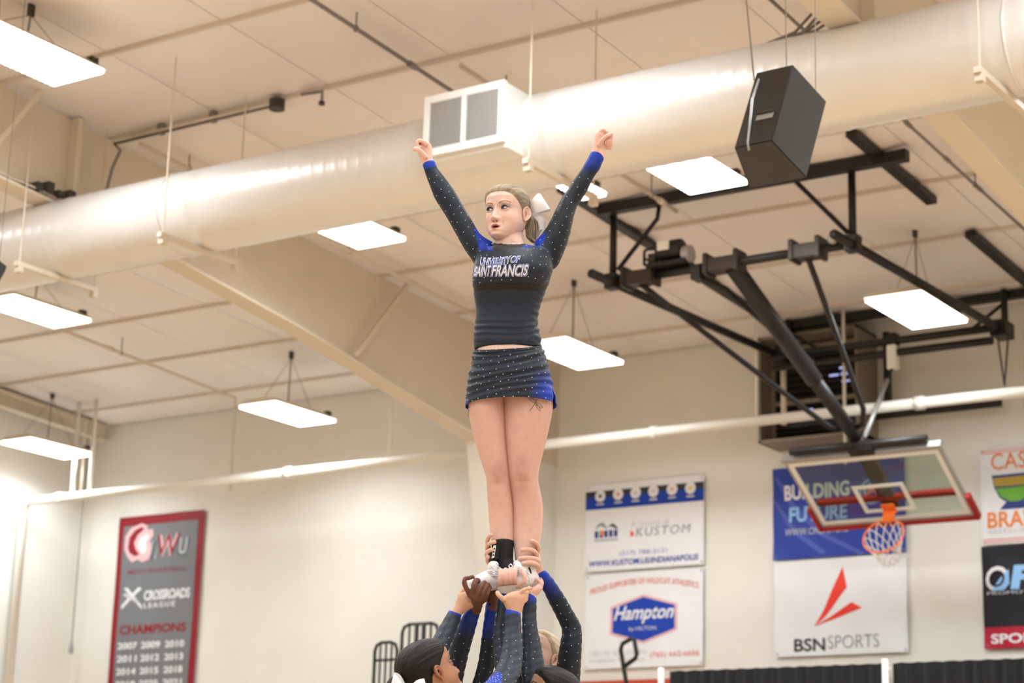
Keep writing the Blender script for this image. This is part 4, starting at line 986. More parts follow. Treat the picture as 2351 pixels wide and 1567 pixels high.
def add_eyes(head, body, gaze=(0, 0), brow=(.20, .12, .07), shadow=(.25, .15, .2), tone=(.7, .45, .35)):
    for s in (-1, 1):
        c = np.array((s*.0315, .0630, .0)); r = .0152
        m = MB(); m.ball((0, 0, 0), r, 20, 14); co = np.array([list(v) for v in m.v])
        e = mesh_obj('eye', head.w(co+c), m.f, M['eyewhite'], body)
        gx, gz = math.radians(gaze[0]), math.radians(gaze[1])
        def cap(rad, ang0, ang1, n=20, rr=5):
            vs = []; fs = []
            for j in range(rr+1):
                q = math.radians(ang0+(ang1-ang0)*j/rr)
                for k in range(n):
                    t = 2*math.pi*k/n; d = np.array((math.sin(q)*math.cos(t), math.cos(q), math.sin(q)*math.sin(t)))
                    d = np.array((d[0]*math.cos(gx)+d[1]*math.sin(gx), -d[0]*math.sin(gx)+d[1]*math.cos(gx), d[2])); d = np.array((d[0], d[1]*math.cos(gz)-d[2]*math.sin(gz), d[1]*math.sin(gz)+d[2]*math.cos(gz)))
                    vs.append(c+d*rad)
            for j in range(rr):
                for k in range(n): fs.append((j*n+k, j*n+(k+1) % n, (j+1)*n+(k+1) % n, (j+1)*n+k))
            return np.array(vs), fs
        v, f = cap(r*1.012, 0.1, 25); mesh_obj('iris', head.w(v), f, M['iris'], body)
        v, f = cap(r*1.025, 0.1, 10.5); mesh_obj('pupil', head.w(v), f, M['pupil'], body)
        def eu(a): return 25*max(0, 1-(a/52)**2)**.7+3*a*s/52
        def el(a): return -19*max(0, 1-(a/52)**2)**.8+3*a*s/52
        def sph(a, e_, R): a, e_ = math.radians(a), math.radians(e_); return c+R*np.array((math.sin(a)*math.cos(e_), math.cos(a)*math.cos(e_), math.sin(e_)))
        vs = []; fs = []; nA, nE = 38, 8; cols = []
        for up_ in (1, -1):
            b0 = len(vs)
            for i in range(nA+1):
                a = -115+230*i/nA
                for j in range(nE+1):
                    t = j/nE; e0 = eu(a) if up_ > 0 else el(a); e1 = 85*up_; ee = e0+(e1-e0)*t
                    vs.append(sph(a, ee, r*(1.10-.11*t))); q = max(0, 1-t*1.3)*.95 if up_ > 0 else 0; cols.append(np.array(tone)*(1-q)+np.array(shadow)*q)
            for i in range(nA):
                for j in range(nE): k = b0+i*(nE+1)+j; fs.append((k, k+1, k+nE+2, k+nE+1) if up_ < 0 else (k, k+nE+1, k+nE+2, k+1))
        mesh_obj('eyelid', head.w(np.array(vs)), fs, M['skin'], body, np.array(cols))
        m = MB(); pts = [Vector(head.w(sph(a, eu(a)+.5, r*1.13))) for a in np.linspace(-50, 50, 15)]
        wing = Vector(head.w(sph(s*64, eu(s*52)+7, r*1.17)))
        pts = (pts+[wing]) if s > 0 else ([wing]+pts); rr = [.0011+.0015*math.sin(math.pi*min(1, (k+.5)/len(pts))) for k in range(len(pts))]; m.tube(pts, rr, 6); m.build('upper_lashes', M['lash'], body, smooth=True)
        m = MB(); m.tube([Vector(head.w(sph(a, el(a)-1, r*1.12))) for a in np.linspace(-48, 48, 11)], .0009, 6); m.build('lower_lashes', M['lash'], body, smooth=True)
def add_brows(head, body, bvh, col_):
    mm = mat('brow_hair', col_, .7)
    for s in (-1, 1):
        m = MB(); pts = []
        for k in range(11):
            t = k/10; x_ = s*(.014+.040*t); z_ = .0185+.0075*math.sin(t*2.2)-.006*max(0, t-.6)
            o = head.v(x_, .13, z_); hit = bvh.ray_cast(o, Vector(head.w((0, -1, 0)))-Vector(head.w((0, 0, 0))))
            if hit[0] is not None: pts.append(hit[0]+(o-hit[0]).normalized()*.0003)
        if len(pts) > 4: m.tube(pts, [.0007+.0013*(1-(k/len(pts)))**.7 for k in range(len(pts))], 6); m.build('eyebrow', mm, body, smooth=True)
def stones(name, co, fs, parent, keep, dist=.028, r=.0021, seed=3, maxn=420):
    """small faceted stones glued over a garment (too small to pick apart)"""
    rnd = np.random.RandomState(seed); q = np.array([f[:4] if len(f) >= 4 else (*f, f[-1]) for f in fs]); cen = co[q].mean(1); N = normals(co, fs)[q[:, 0]]
    idx = np.nonzero(keep(cen))[0]; rnd.shuffle(idx); got = []; gp = np.zeros((0, 3)); m = MB()
    for i in idx:
        if len(gp) and np.min(((gp-cen[i])**2).sum(1)) < dist**2: continue
        gp = np.vstack([gp, cen[i]]); n_ = Vector(N[i]); t1 = n_.orthogonal().normalized(); t2 = n_.cross(t1); c = Vector(cen[i])
        vs = [c+n_*r*.9]+[c+(t1*math.cos(k*math.pi/3)+t2*math.sin(k*math.pi/3))*r for k in range(6)]; m.add(vs, [(0, 1+k, 1+(k+1) % 6) for k in range(6)])
        if len(gp) >= maxn: break
    if m.v: return setp(m.build(name, M['stone'], parent), kind='stuff')
def const(co, c): return np.ones((len(co), 3))*np.array(c)

# ------------------------------------------------------------------ the lifted cheerleader
TONE = (.82, .575, .49)
fl = thing('person', 'person lifted high with both arms raised, white bow, charcoal and blue spangled uniform', 'person', tuple(PP(1170, 1362)), 'cheer stunt group')
torso_rows = [(803, 1090, 1240, .0, .097), (790, 1087, 1243, .0, .098), (775, 1087, 1242, .0, .096), (752, 1089, 1236, .0, .094), (735, 1091, 1235, .0, .093), (712, 1093, 1238, -.002, .094), (690, 1089.5, 1245, -.006, .100), (668, 1086.5, 1253, -.014, .110), (650, 1085, 1259, -.022, .122),
              (630, 1086, 1266, -.026, .128), (612, 1088, 1269, -.022, .124), (592, 1092, 1268, -.012, .112), (584, 1095, 1265, -.008, .104), (575, 1104, 1254, .004, .088)]
armL = [(1092, 612, 1132, 556), (1084, 597, 1113, 545), (1070, 578, 1099, 533), (1054, 551, 1085, 508), (1040, 525, 1072, 487), (1028, 503, 1063, 472), (1012, 478, 1047, 443), (998, 455, 1033, 423), (988, 430, 1017, 402), (979, 406, 1006, 388), (973, 389, 1003, 380), (970, 379, 998.5, 370.5)]
armR = [(1226, 556, 1272, 618), (1243, 538, 1283, 606), (1256, 519, 1290, 590), (1268, 497, 1300, 566), (1280, 472, 1309, 537), (1291, 452, 1315, 509), (1303, 436, 1323, 478), (1312, 420, 1336, 457), (1323, 405, 1348, 438), (1333, 391, 1363, 408), (1341, 377, 1377, 388), (1349, 363, 1382, 376), (1356, 350, 1387.5, 364)]
def arm_rings(A, shrink, dc=0.0, d1=0.0):
    out = []
    for i, (x0, y0, x1, y1) in enumerate(A):
        d = dc+(d1-dc)*i/(len(A)-1); a, b = PP(x0, y0, d), PP(x1, y1, d); u = (b-a)/2; L = u.length
        u = u*((L-shrink)/L); out.append(((a+b)/2, u, EF*min(u.length*(.92 if i > 1 else .8), .062)))
    return out
def shrink_rings(R, s): return [(c, u*((u.length-s)/u.length), v*((v.length-s)/v.length)) for c, u, v in R]
# --- top
mb = MB(); T_ = hrows(torso_rows); loft(mb, T_, 40, 3, power=.92, capk=.10)
for A in (armL, armR): loft(mb, arm_rings(A, 0), 26, 3)
co, fs = remesh(mb, .0038, 10, .5)
N = normals(co, fs); px, py = pixels(co)
sleeve = (np.minimum(px-1086, 1268-px) < 0) | (py < 548)
# gathered folds: at the lower edge, the right side and the armholes
fold = .0022*np.sin(py*.42+px*.045+2*np.sin(px*.03))*np.exp(-((py-752)/16)**2)+.0014*np.sin((py-.55*px)*.35)*np.exp(-((px-1238)/16)**2)*np.clip((py-650)/30, 0, 1)
fold += .0016*np.sin((px*.75+py*.55)*.42)*(np.exp(-(((px-1098)/16)**2+((py-575)/26)**2))+np.exp(-(((px-1262)/18)**2+((py-640)/40)**2)))
fold += .0010*np.sin((px+py)*.3)*np.exp(-(((px-1050)/14)**2+((py-478)/12)**2))+.0007*wob(co, 38)
band_c = 660+.0008*(px-1165)**2*.25-6*np.clip((px-1086)/40, 0, 1)*0; ctr = 657+9*np.exp(-((px-1086)/18)**2)+np.clip(px-1215, 0, 60)*.14
inband = np.abs(py-ctr) < 8.0
fold += np.where((py < ctr-7) & ~sleeve & (py > 590), .0018, 0)*np.clip((py-590)/30, 0, 1)-.0012*inband
hem = (np.abs(py-786) < 1.3) & ~sleeve; fold -= .0014*hem
co = co+N*fold[:, None]
col = const(co, CHAR); front = (N@np.array(EF)) < .35
def inpoly(px, py, poly):
    c = np.zeros(len(px), bool); j = len(poly)-1
    for i in range(len(poly)):
        xi, yi = poly[i]; xj, yj = poly[j]
        c ^= ((yi > py) != (yj > py)) & (px < (xj-xi)*(py-yi)/((yj-yi) or 1e-9)+xi); j = i
    return c
Y1 = [(1086, 520), (1100, 528), (1118, 545), (1140, 558), (1134, 565), (1127, 577), (1112, 571), (1101, 577), (1096, 552)]; Y2 = [(1202, 561), (1222, 552), (1254, 531), (1251, 548), (1241, 566), (1226, 564), (1209, 568), (1188, 567), (1192, 560)]
def soft(poly, e=1.6): return sum(inpoly(px+dx*e, py+dy*e, poly).astype(float) for dx in (-1, 0, 1) for dy in (-1, 0, 1))/9
bl = np.clip(soft(Y1)+soft(Y2), 0, 1)[:, None]; col = col*(1-bl)+ROYAL*bl
tdir = np.array(PP(985, 380)-PP(1010, 430))
cufL = (px < 1010) & ((py < 388.7-.266*(px-972.8))); cufR = (px > 1328) & (py < 357.5+.29*(px-1352.6))
sleeve_shade = (px > 1268) & (py < 640); col[sleeve_shade] = CHAR*.62  # right sleeve darkened, shade from the side light painted into the cloth colour
fr_ = (px > 1318) & (py < 398) & ~cufR; w_ = np.clip((398-py)/28, 0, 1)[:, None]; col = np.where(fr_[:, None], col*(1-.75*w_)+ROYAL*.75*w_, col)
col[cufL | cufR] = ROYAL
col[inband & ~sleeve & (px < 1256)] = BLK
col[inpoly(px, py, [(1126, 562), (1138, 557), (1165, 563), (1192, 555), (1214, 553), (1206, 562), (1190, 571), (1170, 585), (1155, 586), (1143, 578), (1134, 573)]) & front] = BLK*1.4
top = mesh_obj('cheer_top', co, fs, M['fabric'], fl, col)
topdata = (co, fs)
topbvh = BVHTree.FromPolygons([Vector(v) for v in co], fs)
def keep_top(c):
    x, y = pixels(c); sl = (x < 1086) | (x > 1268) | (y < 548); cc = 657+9*np.exp(-((x-1086)/18)**2)
    return ((y < cc-12) | sl) & ~((x < 1012) & (y < 402)) & ~((x > 1325) & (y < 396)) & ~((np.abs(x-1152) < 66) & (np.abs(y-612) < 22)) & ~((np.abs(x-1166) < 42) & (y < 584) & (y > 545))
stones('rhinestones', co, fs, top, keep_top, .0285, .0021, 5)
# --- printed lettering, laid on the cloth
def lay(body, corner, bold, shear, m_, lift, name, wave=0.0, fit=None):
    v, f = text_shape(body, bold, shear)
    if fit:         # fatter copies keep the pitch of the thin one
        pass
    v, f = fine(v, f, .06); q = MB(); vs = []
    (x0, y0), (x1, y1), (x2, y2), (x3, y3) = corner      # bottom left, bottom right, top right, top left in the photograph
    for a, b in v:
        X = (x0*(1-a)+x1*a)*(1-b)+(x3*(1-a)+x2*a)*b; Y = (y0*(1-a)+y1*a)*(1-b)+(y3*(1-a)+y2*a)*b+wave*(4*a*(1-a))
        o = PP(X, Y, -.5); h = topbvh.ray_cast(o, (PP(X, Y, .5)-o).normalized())
        p = h[0] if h[0] is not None and (h[0]-PP(X, Y, 0)).length < .25 else PP(X, Y, .0)
        vs.append(p-(p-Vector(EYE)).normalized()*lift)
    q.add(vs, f); return q.build(name, m_, top, fix=False)
pw = mat('print_white', (.82, .82, .88), .45); pb = mat('print_blue', (.006, .055, .40), .45)
def grow(c, e): (x0, y0), (x1, y1), (x2, y2), (x3, y3) = c; return [(x0-e, y0+e), (x1+e, y1+e), (x2+e, y2-e), (x3-e, y3-e)]
cu = [(1103, 607), (1170, 602.5), (1172, 588), (1105, 591)]; co2 = [(1173, 602), (1191, 600.5), (1194, 588), (1175, 588.5)]
cs = [(1088, 633), (1124, 632.5), (1128, 608.5), (1091, 612)]; cf = [(1128, 633), (1210, 632), (1213, 607), (1131, 607.5)]
for body, c, wv in (('UNIVERSITY', cu, 3.0), ('OF', co2, 0)):
    lay(body, grow(c, 1.6), .055, .16, pw, .0016, 'lettering_edge', wv); lay(body, c, .0, .16, pb, .0028, 'lettering', wv)
for body, c, wv in (('SAINT', cs, .5), ('FRANCIS', cf, 1.0)):
    lay(body, grow(c, 2.2), .075, .12, pw, .0016, 'lettering_edge', wv); lay(body, grow(c, 1.5), .055, .12, pb, .0028, 'lettering_outline', wv); lay(body, c, .018, .12, pw, .0040, 'lettering', wv)
# --- skirt
sk_rows = [(796, 1087, 1243, 0, .100), (806, 1085.5, 1247, 0, .102), (820, 1083, 1253, 0, .106), (842, 1079, 1260, 0, .112), (865, 1074, 1266, 0, .117), (885, 1071, 1270, 0, .12), (905, 1069, 1275, 0, .122), (926, 1068, 1279, 0, .122)]
R_s = []
for (y, xl, xr, dc, dh) in sk_rows:
    t = (y-796)/130; dyl, dyr = 3*(1-t)+8*t, -6*(1-t)+6*t
    a, b = PP(xl, y+dyl, dc), PP(xr, y+dyr, dc); R_s.append(((a+b)/2+UP*(-.022*(1-t)*0), (b-a)/2, EF*dh))
nS, sub = 120, 8; Cs = [r[0] for r in R_s]; Us = [r[1] for r in R_s]; Vs = [r[2] for r in R_s]; vs = []; K = (len(R_s)-1)*sub
for k in range(K+1):
    t = k/sub; c, u, v = catmull(Cs, t), catmull(Us, t), catmull(Vs, t)
    for j in range(nS):
        a = 2*math.pi*j/nS; ca, sa = math.cos(a), math.sin(a); p_ = .9
        q = c+u*math.copysign(abs(ca)**p_, ca)+v*math.copysign(abs(sa)**p_, sa)
        fr = max(0, -sa); tt = k/K
        q = q-UP*(.036*fr**.8*(1-tt)**2.5)+UP*(.012*fr*tt**2)        # waistband dips and the hem rises at the front
        vs.append(q)
co = np.array([list(v) for v in vs]); px, py = pixels(co); ang = np.tile(np.arange(nS)*2*math.pi/nS, K+1); tt = np.repeat(np.arange(K+1)/K, nS)
rad = co-np.repeat(np.array([list(catmull(Cs, k/sub)) for k in range(K+1)]), nS, axis=0); rad[:, 2] = 0; rad /= np.maximum(np.linalg.norm(rad, axis=1, keepdims=True), 1e-6)
ph = tt*30+1.6*np.sin(ang*1.0+.5)+1.2*np.sin(2*ang+1.0+tt*3)
co = co+rad*((.0034*np.sin(ph)*(.5+.5*np.sin(ang*3+tt*9+1))+.0022*np.sin(ph*1.9+ang*2))*np.clip(tt*6, .1, 1)*np.clip((1-tt)*6, .1, 1))[:, None]
slit = np.cos(ang) > .0
fs = []; slit_a = 2*math.pi*(1-.055)           # narrow slit at the viewer's right, towards the front
for i in range(K):
    for j in range(nS):
        am = 2*math.pi*(j+.5)/nS
        wS = .030+.10*max(0, (i/K-.80)/.2)
        if i/K > .78 and abs(am-slit_a) < wS: continue
        fs.append(((i+1)*nS+j, (i+1)*nS+(j+1) % nS, i*nS+(j+1) % nS, i*nS+j))
px, py = pixels(co); col = const(co, CHAR*.85); w_ = np.clip((px-1216)/42, 0, 1)*np.clip((py-845)/50, 0, 1)
col = col*(1-w_[:, None])+ROYAL*w_[:, None]; col[(py > 915) & (px < 1074)] = ROYAL*.8
skirt = mesh_obj('cheer_skirt', co, fs, M['fabric'], fl, col)
md = skirt.modifiers.new('thick', 'SOLIDIFY'); md.thickness = .003; md.offset = -1
stones('rhinestones', co, fs, skirt, lambda c: (pixels(c)[0] < 1255), .0265, .0021, 8)
# --- skin: body under the clothes, legs, neck, hands and head in one mesh
mb = MB(); loft(mb, shrink_rings(hrows([(860, 1082, 1256, .0, .106), (822, 1087, 1250, .0, .102)]+torso_rows), .007), 32, 2, power=.92, capk=.1)
for A in (armL, armR): loft(mb, arm_rings(A, .008)[:-1], 20, 2)
legL = [(838, 1086, 1169, .0, .084), (870, 1077, 1165, .0, .084), (905, 1074, 1162, 0, .084), (930, 1074, 1161, 0, .083), (960, 1078.5, 1161.5, 0, .081), (1000, 1086.5, 1163, 0, .075), (1040, 1098, 1166, -.002, .066), (1070, 1108, 1169, -.006, .060), (1095, 1115.5, 1172, -.008, .056), (1115, 1117, 1174, -.004, .054), (1140, 1118.5, 1177, .004, .056), (1170, 1121, 1180, .010, .056), (1200, 1123, 1181, .010, .052), (1230, 1126, 1181, .008, .044), (1260, 1131, 1177, .006, .038), (1285, 1135, 1175, .004, .036), (1310, 1136, 1174, 0, .036)]
legR = [(838, 1158, 1254, .0, .086), (870, 1153, 1262, .0, .088), (905, 1152, 1268, 0, .088), (930, 1152, 1270, 0, .087), (960, 1154, 1265.5, 0, .084), (1000, 1157, 1257, 0, .078), (1040, 1161, 1247, -.004, .068), (1070, 1164, 1239.5, -.008, .062), (1095, 1167, 1236, -.010, .058), (1115, 1170, 1238, -.006, .056), (1140, 1174, 1244, .004, .058), (1170, 1176, 1247, .010, .058), (1200, 1177, 1246, .010, .054), (1230, 1177, 1243, .008, .046), (1260, 1180, 1236, .006, .040), (1285, 1183, 1229, .004, .038), (1315, 1184, 1224, 0, .038)]
loft(mb, hrows(legL), 28, 3); mb2 = MB(); loft(mb2, hrows(legR), 28, 3)
hd = Head(PP(1162.4, 491.4), -EF*math.cos(.50)-ER*math.sin(.50)-UP*.015, UP+ER*.0, 1.055)
nb = hd.v(0, -.018, -.075)
rod(mb, [PP(1172, 590, .015), PP(1170, 574, .012), PP(1169, 560, .004), nb, hd.v(0, -.012, -.03)], [.085, .074, .063, .060, .05], 24, 3)
co, fs = remesh(mb, .0048, 6, .5); c2_, f2_ = remesh(mb2, .0045, 5, .5); fs = fs+[tuple(i+len(co) for i in f) for f in f2_]; co = np.vstack([co, c2_]); N = normals(co, fs); px, py = pixels(co)
kn = .006*np.exp(-(((px-1143)/13)**2+((py-1088)/15)**2))+.0065*np.exp(-(((px-1200)/16)**2+((py-1082)/17)**2))-.0035*np.exp(-(((px-1143)/16)**2+((py-1110)/7)**2))-.0035*np.exp(-(((px-1202)/18)**2+((py-1106)/7)**2))
kn += -.0016*np.exp(-(((px-1125)/5)**2+((py-1085)/18)**2))-.0018*np.exp(-(((px-1222)/6)**2+((py-1078)/20)**2))
frn = (N@np.array(EF)) < 0; co = co+N*(kn*frn)[:, None]
col = const(co, TONE)*(1+.03*wob(co, 30))[:, None]
legc = np.array((.67, .405, .33)); lw = np.clip((py-850)/60, 0, 1)*np.clip((1300-py)/150, .35, 1); col = col*(1-lw[:, None])+legc*lw[:, None]
red = .55*(np.exp(-(((px-1145)/17)**2+((py-1078)/24)**2))+np.exp(-(((px-1198)/18)**2+((py-1070)/30)**2))+.6*np.exp(-(((px-1200)/16)**2+((py-1120)/20)**2))); red = np.clip(red*1.5, 0, .8)[:, None]
col = col*(1-red)+np.array((.50, .24, .20))*red
parts = [(co, fs, col)]
# head and ears
c_, f2, k_ = head_mesh(TONE, True, .007, lips=(.50, .155, .14), blush=.42); hco = hd.w(c_); parts.append((hco, f2, k_)); hbvh = BVHTree.FromPolygons([Vector(v) for v in hco], f2)
for s in (-1, 1): c2, f3, k3 = ear_mesh(s, TONE); parts.append((hd.w(c2), f3, k3))
# fists
def hand_part(build, tone, vox=.0023, it=3):
    m = MB(); build(m); c, f = remesh(m, vox, it, .5); cc = const(c, tone)*(1+.05*wob(c, 90))[:, None]; return (c, f, cc)
def fist_l(m):
    loft(m, sil([(976, 388, 1000, 379, 0, .018), (972, 378, 996, 371, 0, .020), (967, 370, 994, 366, 0, .019), (961, 356, 992.5, 354, 0, .021), (957, 345, 992, 341, 0, .024), (958, 336, 990, 332, 0, .026), (968, 329, 984, 328, 0, .022)]), 20, 3)
    for k in range(4):
        d = -.030+.020*k
        finger(m, [(980-k*.5, 332+k, d), (972-k, 325+k, d-.003), (961, 323+k*1.3, d), (957.5, 329+k, d), (960, 336+k, d+.002), (967, 338, d+.003)], 5.4, .85)
    finger(m, [(977, 362, -.020), (968, 350, -.034), (959, 343, -.036), (951.5, 342, -.028)], 6.8, .86)
def fist_r(m):
    loft(m, sil([(1354, 362, 1382, 372, 0, .018), (1358, 352, 1388, 361, 0, .020), (1360, 343, 1391, 350, 0, .019), (1363, 330, 1390, 336, 0, .020), (1365, 318, 1390, 324, 0, .023), (1367, 308, 1392, 314, 0, .025), (1374, 300, 1390, 304, 0, .022)]), 20, 3)
    for k in range(4):
        d = -.022+.012*k; y = 8*k
        finger(m, [(1375, 306+y*.25, d+.01), (1386, 298+y*.45, d), (1396, 305+y*.75, d), (1404, 314+y*.9, d-.004), (1402, 322+y*.75, d-.006), (1393, 325+y*.6, d-.008)], 5.2, .85)
    finger(m, [(1374, 334, -.026), (1382, 322, -.040), (1391, 313, -.046), (1399, 309, -.042), (1405, 307, -.036)], 5.4, .8)
pink = np.array(TONE)*np.array((1.02, .92, .92))
parts.append(hand_part(fist_l, pink)); parts.append(hand_part(fist_r, pink))
co, fs, col = joined(parts)
body = mesh_obj('body', co, fs, M['skin'], fl, col)
add_eyes(hd, body, (16, 6), shadow=(.12, .06, .12), tone=TONE); add_brows(hd, body, hbvh, (.30, .17, .10))
# tattoos: dragonfly on one thigh, a small sprig on the other
bb_ = BVHTree.FromPolygons([Vector(v) for v in parts[0][0]], parts[0][1])
def on_skin(x, y):
    o = PP(x, y, -.6); h = bb_.ray_cast(o, (PP(x, y, .4)-o).normalized()); return (h[0] if h[0] is not None else PP(x, y, -.08))-EF*.0005
def inkline(m, pts, r=.0008): m.tube([on_skin(*p) for p in pts], r, 5)
m = MB()
inkline(m, [(1215.5, 943), (1224, 932), (1230, 923), (1233, 918)], .0011)
for e in ([(1229, 925), (1220, 921), (1213, 914.5), (1211, 912), (1217, 913), (1225, 917), (1230, 922)], [(1230, 922), (1222, 913), (1218, 911), (1224, 911.5), (1231, 919)],
          [(1231, 924), (1238, 925), (1245, 932), (1246, 936), (1241, 936), (1234, 930), (1230, 925)], [(1229, 927), (1233, 936), (1240, 944), (1241, 939), (1236, 931), (1231, 926)]): inkline(m, e)
for e in ([(1228, 924), (1216, 915)], [(1232, 926), (1243, 934)], [(1231, 929), (1239, 941)], [(1233, 918), (1237, 914)]): inkline(m, e, .0005)
m.build('dragonfly_tattoo', M['ink'], body)
m = MB(); inkline(m, [(1075, 956), (1075.5, 944), (1075, 930)])
for y in (932, 938, 946): inkline(m, [(1075, y), (1077.5, y-4), (1076, y-6)]); 
m.build('sprig_tattoo', M['ink'], body)
# --- hair, ponytail, bow
c_, f2, k_ = hair_mesh((.33, .265, .185), (0, -.105, -.005), .0075, .62, 4, full=.007, hz=[.068, .066, .058, .041, .022, .003, -.008, .002, -.022, -.052, -.062, -.066]); hair = mesh_obj('hair', hd.w(c_), f2, M['hair'], fl, k_)
m = MB(); n_t = 14
tail = [PP(1208, 488, .03), PP(1214, 497, .035), PP(1219, 512, .035), PP(1220, 530, .03), PP(1220, 545, .03), PP(1226, 556, .03)]; tw = [.011, .018, .0235, .022, .016, .007]
rod(m, tail, tw, 18, 4)
rs = random.Random(5)
for k in range(34):
    a = 2*math.pi*k/34; pts = []
    for i, p in enumerate(tail): pts.append(p+(ER*math.cos(a)+EF*math.sin(a))*tw[i]*(.96+.1*rs.random())+ER*.003*math.sin(i*1.3+k))
    m.tube([catmull(pts, t*.25) for t in range(0, 4*(len(pts)-1)+1)], .0017, 5)
for k in range(8): m.tube([PP(1217+k, 540+k, .02), PP(1222+k*1.3, 549+k*.7, .01), PP(1229+k*1.1, 556-k*.4, .0)], .0014, 5)
co = np.array([list(v) for v in m.v]); st = np.sin(np.arange(len(co))*.0+np.floor(np.arange(len(co))/85.)*2.4); mesh_obj('ponytail', co, m.f, M['hair'], hair, np.array((.33, .265, .185))*(1+.35*st)[:, None])
def ribbon(m, rows, th=.0022):
    """rows: lists of (x, y, depth) across the ribbon; consecutive rows make the sheet"""
    n = len(rows[0]); P0 = [[PP(*p) for p in r] for r in rows]; K_ = 6; g = []
    for k in range((len(rows)-1)*K_+1): g.append([catmull([r[j] for r in P0], k/K_) for j in range(n)])
    vs = [p for r in g for p in r]; fs = []
    for i in range(len(g)-1):
        for j in range(n-1): fs.append((i*n+j, i*n+j+1, (i+1)*n+j+1, (i+1)*n+j))
    b = len(m.v); m.add(vs, fs); m.add([p+EF*th for p in vs], [tuple(reversed(f)) for f in fs])
m = MB()
ribbon(m, [[(1214, 470, .02), (1214, 478, .015), (1215, 487, .02)], [(1222, 457, -.012), (1227, 470, -.028), (1232, 488, -.012)], [(1236, 443.5, -.01), (1249, 460, -.022), (1262, 480, -.012)], [(1243, 450, .02), (1252, 470, .02), (1258, 486, .02)], [(1224, 462, .04), (1228, 476, .04), (1232, 489, .04)], [(1214, 474, .03), (1214, 480, .03), (1215, 487, .03)]])
bow = m.build('bow', M['ribbon'], fl, smooth=True)
m = MB(); ribbon(m, [[(1214, 486, .01), (1219, 488, .01), (1225, 489, .01)], [(1222, 494, .012), (1234, 492, .004), (1244, 491, .012)], [(1234, 508, .014), (1242, 504, .002), (1250, 500, .014)], [(1238, 520, .016), (1246, 516, .008), (1252.5, 512, .016)], [(1239, 530, .018), (1242, 526, .012), (1253, 528, .018)]]); m.build('bow_tail', M['ribbon'], bow, smooth=True)
m = MB(); ribbon(m, [[(1216, 487, .03), (1219, 488, .03), (1224, 488, .03)], [(1228, 502, .04), (1233, 501, .036), (1240, 498, .04)], [(1234, 522, .045), (1239, 521, .04), (1246, 520, .045)], [(1230, 550, .05), (1233, 547, .045), (1240, 536, .05)]]); m.build('bow_tail', M['ribbon'], bow, smooth=True)
m = MB(); m.ball(PP(1215, 482, .015), .0135, 12, 9, (.8, .8, 1.15)); m.build('bow_knot', M['ribbon'], bow, smooth=True)
# --- ankle brace and shoes
m = MB(); loft(m, hrows([(1243, 1129, 1180, .006, .046), (1262, 1129, 1179, .005, .043), (1285, 1132, 1178, .003, .041), (1312, 1134, 1178, .0, .041)]), 28, 3); brace = m.build('ankle_brace', M['brace'], fl, smooth=True)
def quadbox(m, q, d, th):
    a = [PP(x, y, d) for x, y in q]; m.hexa([a[3], a[2], a[2]+EF*th, a[3]+EF*th, a[0], a[1], a[1]+EF*th, a[0]+EF*th])
m = MB(); quadbox(m, [(1131, 1245), (1150, 1244), (1145, 1286), (1127, 1285)], -.050, .05); m.build('brace_shell', M['brace'], brace, bevel=.006)
m = MB(); quadbox(m, [(1132.5, 1252), (1139, 1250.5), (1135, 1279), (1128.5, 1281)], -.0515, .002); lab = m.build('brace_label', mat('label_white', (.8, .8, .85), .5), brace)
m = MB()
for k in range(3): quadbox(m, [(1133.3-k*1.2, 1257+k*7.5), (1137-k*1.1, 1256.5+k*7.5), (1136.4-k*1.1, 1260.5+k*7.5), (1132.8-k*1.2, 1261+k*7.5)], -.0522, .001)
m.build('label_marks', M['ink'], brace)
m = MB(); loft(m, hrows([(1286, 1147, 1179, -.01, .038), (1298, 1147, 1180, -.02, .038), (1312, 1146, 1180, -.02, .04)]), 20, 3); m.build('brace_strap', M['brace'], brace, smooth=True)
def shoe(name, label, upper, sole, tongue, lacepts, eyelets):
    m = MB(); upper(m); c, f = remesh(m, .003, 4, .5); s_ = mesh_obj(name, c, f, M['shoe'], fl)
    if label: s_['label'] = label
    m = MB(); sole(m); c, f = remesh(m, .003, 2, .5); mesh_obj('sole', c, f, M['shoe'], s_)
    m = MB(); tongue(m); c, f = remesh(m, .0026, 3, .5); tg = mesh_obj('tongue', c, f, M['shoe'], s_)
    bv = BVHTree.FromPolygons([Vector(v) for v in co_up[0]], co_up[1]) if False else None
    m = MB()
    for pts in lacepts: m.tube([PP(*p) for p in pts], .0027, 6)
    if lacepts: m.build('lace', M['shoe'], s_, smooth=True)
    m = MB()
    for p in eyelets: m.ball(PP(*p), .0016, 6, 4)
    if eyelets: setp(m.build('eyelets', M['ink'], s_), kind='stuff')
    return s_
def up1(m):
    rod(m, [PP(1168, 1318, .02), PP(1160, 1322, .0), PP(1140, 1326, -.02), PP(1118, 1331, -.04), PP(1098, 1338, -.055), PP(1080, 1343, -.065)], [.030, .038, .040, .036, .030, .020], 20, 4)
    rod(m, [PP(1160, 1300, .01), PP(1150, 1316, -.012), PP(1130, 1324, -.034)], [.030, .034, .030], 18, 4)
def so1(m):
    loft(m, [(PP(x, y, d), ER*.0+EF*w_, UP*.010) for x, y, d, w_ in ((1176, 1338, .03, .028), (1155, 1345, .0, .036), (1130, 1349, -.02, .036), (1105, 1352, -.045, .038), (1085, 1354, -.06, .034), (1074, 1352, -.066, .02))], 20, 4)
def to1(m):
    rod(m, [PP(1133, 1293, -.050), PP(1133, 1303, -.052), PP(1138, 1316, -.048)], [.020, .022, .018], 18, 4)
